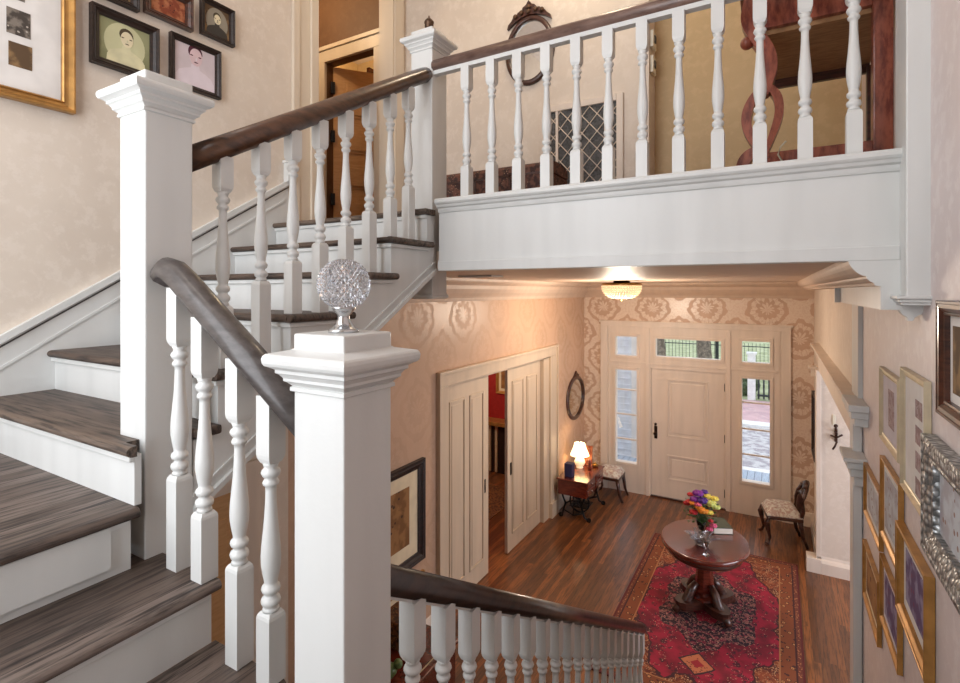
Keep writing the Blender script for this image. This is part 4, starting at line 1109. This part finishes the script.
# coat hook on the pier
t = thing('coat_hook', 'ornate dark coat hook on the pale pier right of the door', 'hook', (.60, 7.45, 1.66))
link('back_plate', B().box(.585, .615, 7.438, 7.45, 1.60, 1.76, .003), 'hook_iron', t)
link('hook_arm', B().tube([(.60,7.44,1.72),(.60,7.38,1.74),(.59,7.35,1.80)], .012, 8).tube([(.60,7.44,1.65),(.60,7.36,1.62),(.58,7.34,1.57),(.56,7.35,1.53)], .011, 8).ball((.59,7.35,1.81), .022, 8).tube([(.54,7.41,1.68),(.6,7.40,1.66),(.66,7.41,1.70)], .012, 8), 'hook_iron', t)
o = link('wall_switch', B().box(.565,.595,7.438,7.45,1.80,1.92,.003), 'plate_white'); tag(o, 'narrow cream switch plate above the coat hook', 'switch')

# ceiling light
LX, LY, LZ = -1.69, 6.45, 3.50
t = thing('ceiling_light', 'glowing beaded crystal basket light on the hall ceiling', 'ceiling light', (LX, LY, LZ))
link('brass_rim', B().lathe([(.10,.03),(.10,0.0),(.235,0.0),(.25,-.008),(.25,-.024),(.235,-.03),(.1,-.028)], LX, LY, LZ, 36), 'brass', t)
b = B()
for ri, (r, z) in enumerate([(.235,-.045),(.232,-.075),(.225,-.10),(.21,-.125),(.19,-.147),(.165,-.165),(.125,-.178),(.07,-.186)]):
    n = int(2*PI*r/.034)
    for i in range(n):
        a = 2*PI*(i+.5*(ri % 2))/n; b.ball((LX+r*math.cos(a), LY+r*math.sin(a), LZ+z), .0135, 5)
link('crystal_beads', b, 'glow_crystal', t)
link('finial', B().lathe([(.002,-.225),(.014,-.212),(.018,-.20),(.008,-.186),(.014,-.18)], LX, LY, LZ, 10), 'brass', t)
# ceiling vent
t = thing('ceiling_vent', 'small white louvred air vent on the hall ceiling by the balcony beam', 'vent', (-2.15, 3.75, ZC-.02))
x0, x1, y0, y1 = -2.32, -2.0, 3.64, 3.84
b = B()
for q in ((x0,x1,y0,y0+.02),(x0,x1,y1-.02,y1),(x0,x0+.02,y0+.02,y1-.02),(x1-.02,x1,y0+.02,y1-.02)): b.box(q[0],q[1],q[2],q[3],ZC-.014,ZC-.001)
link('frame', b, 'white_paint', t)
b = B()
for i in range(8): b.box(x0+.03+i*.034, x0+.045+i*.034, y0+.02, y1-.02, ZC-.012, ZC-.002)
link('louvres', b, 'white_paint', t)
link('backing', B().box(x0+.02,x1-.02,y0+.02,y1-.02,ZC-.003,ZC-.001), 'grille_dark', t)

# chest below the lower stair rail, by the left wall
t = thing('low_chest', 'low reddish mahogany chest seen between the lower balusters', 'chest', (-2.62, 3.05, 0))
link('body', B().box(-2.92, -2.33, 2.3, 3.62, .04, .47, .005), 'mahogany', t)
link('top', B().box(-2.925, -2.30, 2.28, 3.65, .47, .50, .008), 'mahogany', t)
link('inlay_line', B().box(-2.36, -2.35, 2.3, 3.63, .5, .5015), 'pale_gold', t)
for y in (2.35, 3.55): link('foot', B().box(-2.45,-2.36,y-.04,y+.04,0,.04), 'dark_walnut', t)
o = link('jade_frog', B().ball((-2.52,3.0,.555), .055, 8, (1,1.2,.9)).ball((-2.47,3.04,.60), .035, 8), 'jade'); tag(o, 'green glazed figurine on the low chest', 'figurine')
t = thing('photo_stand', 'small gilt photo frame standing on the low chest', 'picture', (-2.66,2.95,.50))
b = B()
for q in ((2.84,2.87,.502,.80),(3.03,3.06,.502,.80),(2.84,3.06,.502,.53),(2.84,3.06,.77,.80)): b.box(-2.67,-2.65,q[0],q[1],q[2],q[3])
link('frame', b, 'gold_leaf', t); link('print', B().box(-2.665,-2.655,2.87,3.03,.53,.77), 'photo_brown', t)
o = link('brocade_box', B().box(-2.85,-2.62,3.25,3.5,.502,.72,.01), 'tapestry'); tag(o, 'gold brocade covered box on the low chest', 'box')

# red room contents glimpsed through the gap
frame('picture_frame', 'gold framed picture on the red wall seen through the pocket door gap', ('y', 8.7, -1), -4.66, -4.36, 1.45, 2.05, .05, .04, 'gold_leaf', 'cream_mat', .05, 'painting_gold')
t = thing('mantelpiece', 'dark mantelpiece with gold edging in the red room beyond the pocket doors', 'mantelpiece', (-4.5, 8.5, 0))
link('shelf', B().box(-5.2,-3.9,8.38,8.7,.90,.97,.005), 'gold_leaf', t); link('surround', B().box(-5.1,-4.0,8.5,8.7,0,.90), 'black_wood', t)
for x in (-4.72, -4.58): link('pilaster', B().box(x, x+.05, 8.47, 8.5, .02, .90), 'pale_gold', t)
o = link('rug', B().box(-5.6,-3.7,5.4,7.9,0,.01), 'tapestry'); tag(o, 'patterned rug in the red room beyond the pocket doors', 'rug')

# ------------------------------------------------------------------ outside
o = struct('lawn', B().box(-40, 40, 11.6, 90, -.75, -.65), 'lawn_grass'); o['kind'] = 'stuff'; o['label'] = 'green lawn beyond the porch outside'; o['category'] = 'lawn'
struct('porch_floor', B().box(-5, 4, YF+.14, 11.2, -.16, -.06), 'deck_boards')
t = thing('porch_steps', 'white stone porch steps seen through the right sidelight', 'steps', (-.9, 11.8, -.65))
for i in range(3): link('step', B().box(-2.4, 1.6, 11.2+i*.5, 11.75+i*.5, -.65, -.16-.16*i, .01), 'stone_white', t)
o = link('brick_path', B().box(-2.2, 1.2, 17.7, 21.5, -.65, -.63), 'brick_walk'); tag(o, 'pinkish brick path outside the right sidelight', 'path')
o = link('stone_path', B().box(-2.2, 1.2, 12.75, 17.2, -.65, -.63), 'pale_brick'); tag(o, 'pale stone path at the foot of the porch steps outside', 'path')
o = link('path_kerb', B().box(-2.2, 1.2, 17.2, 17.7, -.65, -.55), 'stone_white'); tag(o, 'white kerb crossing the brick path outside', 'kerb')
t = thing('garden_gate', 'black iron garden gate on white posts outside the right sidelight', 'gate', (-.5, 21.6, -.65))
for x in (-.62, -.45, -.28, -.11, .06): link('bar', B().box(x-.03, x+.03, 21.68, 21.72, -.6, .75), 'iron_fence', t)
link('rail', B().box(-.66,.1,21.66,21.74,.45,.52).box(-.66,.1,21.66,21.74,-.5,-.43), 'iron_fence', t)
for x in (-.85, .3): link('post', B().box(x-.13, x+.13, 21.55, 21.81, -.65, 1.05).box(x-.17,x+.17,21.51,21.85,1.05,1.12), 'stone_white', t)
t = thing('porch_wall', 'pale blue-white siding wall seen through the left sidelight', 'wall', (-3.5, 10.8, -.06))
b = B().box(-6, -2.62, 10.9, 11.0, -.06, 3.2)
for i in range(24): b.box(-6, -2.62, 10.885, 10.9, -.06+i*.135, -.045+i*.135)
link('siding', b, 'siding', t); link('corner_board', B().box(-2.64,-2.50,10.86,11.02,-.06,3.2), 'stone_white', t)
# iron fence
t = thing('iron_fence', 'black iron fence across the lawn outside', 'fence', (-1, 27, -.65))
link('rail', B().box(-14, 10, 26.98, 27.02, .80, .84).box(-14, 10, 26.98, 27.02, -.5, -.45), 'iron_fence', t)
b = B()
for i in range(150): b.box(-14+i*.16, -13.982+i*.16, 26.99, 27.015, -.65, .98)
o = link('picket', b, 'iron_fence', t); o['kind'] = 'stuff'
for i in range(9): link('post', B().box(-13+i*2.6, -12.85+i*2.6, 26.94, 27.06, -.65, 1.05), 'iron_fence', t)
for k, (x, y, r, lab) in enumerate(((-4.6, 24.0, .26, 'broad grey tree trunk left in the transom window'), (-2.87, 25.0, .30, 'grey tree trunk in the middle of the transom window'))):
    t = thing('tree', lab, 'tree', (x, y, -.65))
    link('trunk', B().tube([(x,y,-.65),(x+.05,y,.2),(x-.05,y,1.5),(x+.1,y,4),(x,y,6)], [r*1.5,r*1.05,r*.95,r*.85,r*.7], 14), 'bark', t)
    b = B(); random.seed(k)
    for i in range(14): b.ball((x+random.uniform(-.5,.5)-1.5*(1-2*k), y+random.uniform(-2,2), 6.5+random.uniform(-.8,1.6)), random.uniform(.7,1.2), 7)
    link('crown', b, 'shrub_leaf', t)
for x, y, r, lab in ((-1.15, 22.6, .6, 'round clipped shrub beside the garden gate outside'),):
    b = B(); random.seed(int(r*100))
    for i in range(18): b.ball((x+random.uniform(-.5,.5)*r, y+random.uniform(-.5,.5)*r, -.65+r*.55+random.uniform(-.4,.5)*r), r*random.uniform(.3,.5), 6)
    tag(link('shrub', b, 'shrub_leaf'), lab, 'shrub')

# ------------------------------------------------------------------ lights
def area(name, loc, rot, sx, sy, power, color, spread=PI):
    l = bpy.data.lights.new(name, 'AREA'); l.shape = 'RECTANGLE'; l.size = sx; l.size_y = sy; l.energy = power; l.color = color; l.spread = spread
    o = bpy.data.objects.new(name, l); COL.objects.link(o); o.location = loc; o.rotation_euler = rot; return o
def point(name, loc, power, color, r=.1):
    l = bpy.data.lights.new(name, 'POINT'); l.energy = power; l.color = color; l.shadow_soft_size = r
    o = bpy.data.objects.new(name, l); COL.objects.link(o); o.location = loc; return o
area('daylight_stair_window', ((WX0+WX1)/2, YB-.03, (WZ0+WZ1)/2), (math.radians(90), 0, 0), WX1-WX0-.1, WZ1-WZ0-.1, 70, (.98,.985,1.0))
point('stairwell_fill', (-2.2, .2, 6.2), 10, (1,.93,.85), .25)  # added soft fill high in the stairwell, no fixture there
point('upper_hall_lamp', (-1.3, 3.1, 6.1), 20, (1,.82,.58), .15)
point('corridor_lamp', (-4.0, 3.0, 6.3), 30, (1,.72,.42), .1)
point('bedroom_lamp', (-4.2, 4.8, 6.2), 40, (1,.76,.44), .12)
point('hall_light_bulb', (LX, LY, LZ-.40), 88, (1,.84,.67), .16)
point('table_lamp_bulb', (-2.72, 7.86, .95), 3.0, (1,.74,.45), .05)
area('daylight_side_room', (3.02, 5.1, 1.7), (0, math.radians(90), 0), 1.7, 2.9, 100, (.86,.90,1.0))
point('red_room_lamp', (-4.8, 6.9, 2.6), 75, (1,.8,.6), .2)

w = bpy.data.worlds.new('sky'); sc.world = w; w.use_nodes = True
bg = w.node_tree.nodes['Background']; bg.inputs[0].default_value = (.82,.9,1,1); bg.inputs[1].default_value = 1.9

# ------------------------------------------------------------------ camera
cam = bpy.data.cameras.new('camera'); co = bpy.data.objects.new('camera', cam); COL.objects.link(co)
cam.sensor_width = 36; cam.lens = 515/960*36; cam.shift_y = -(341.5-291)/960
cam.clip_start = .05; cam.clip_end = 200
co.location = (0, 0, H); co.rotation_euler = (PI/2, 0, math.radians(30.05))
sc.camera = co
for o in bpy.data.objects:
    if '_o' in o: del o['_o']
sc.view_settings.view_transform = 'Standard'; sc.view_settings.look = 'None'; sc.view_settings.gamma = 1; sc.view_settings.use_curve_mapping = False
sc.view_settings.exposure = 0
sc.cycles.use_denoising = True
sc.cycles.max_bounces = 8; sc.cycles.diffuse_bounces = 4; sc.cycles.caustics_reflective = False; sc.cycles.caustics_refractive = False
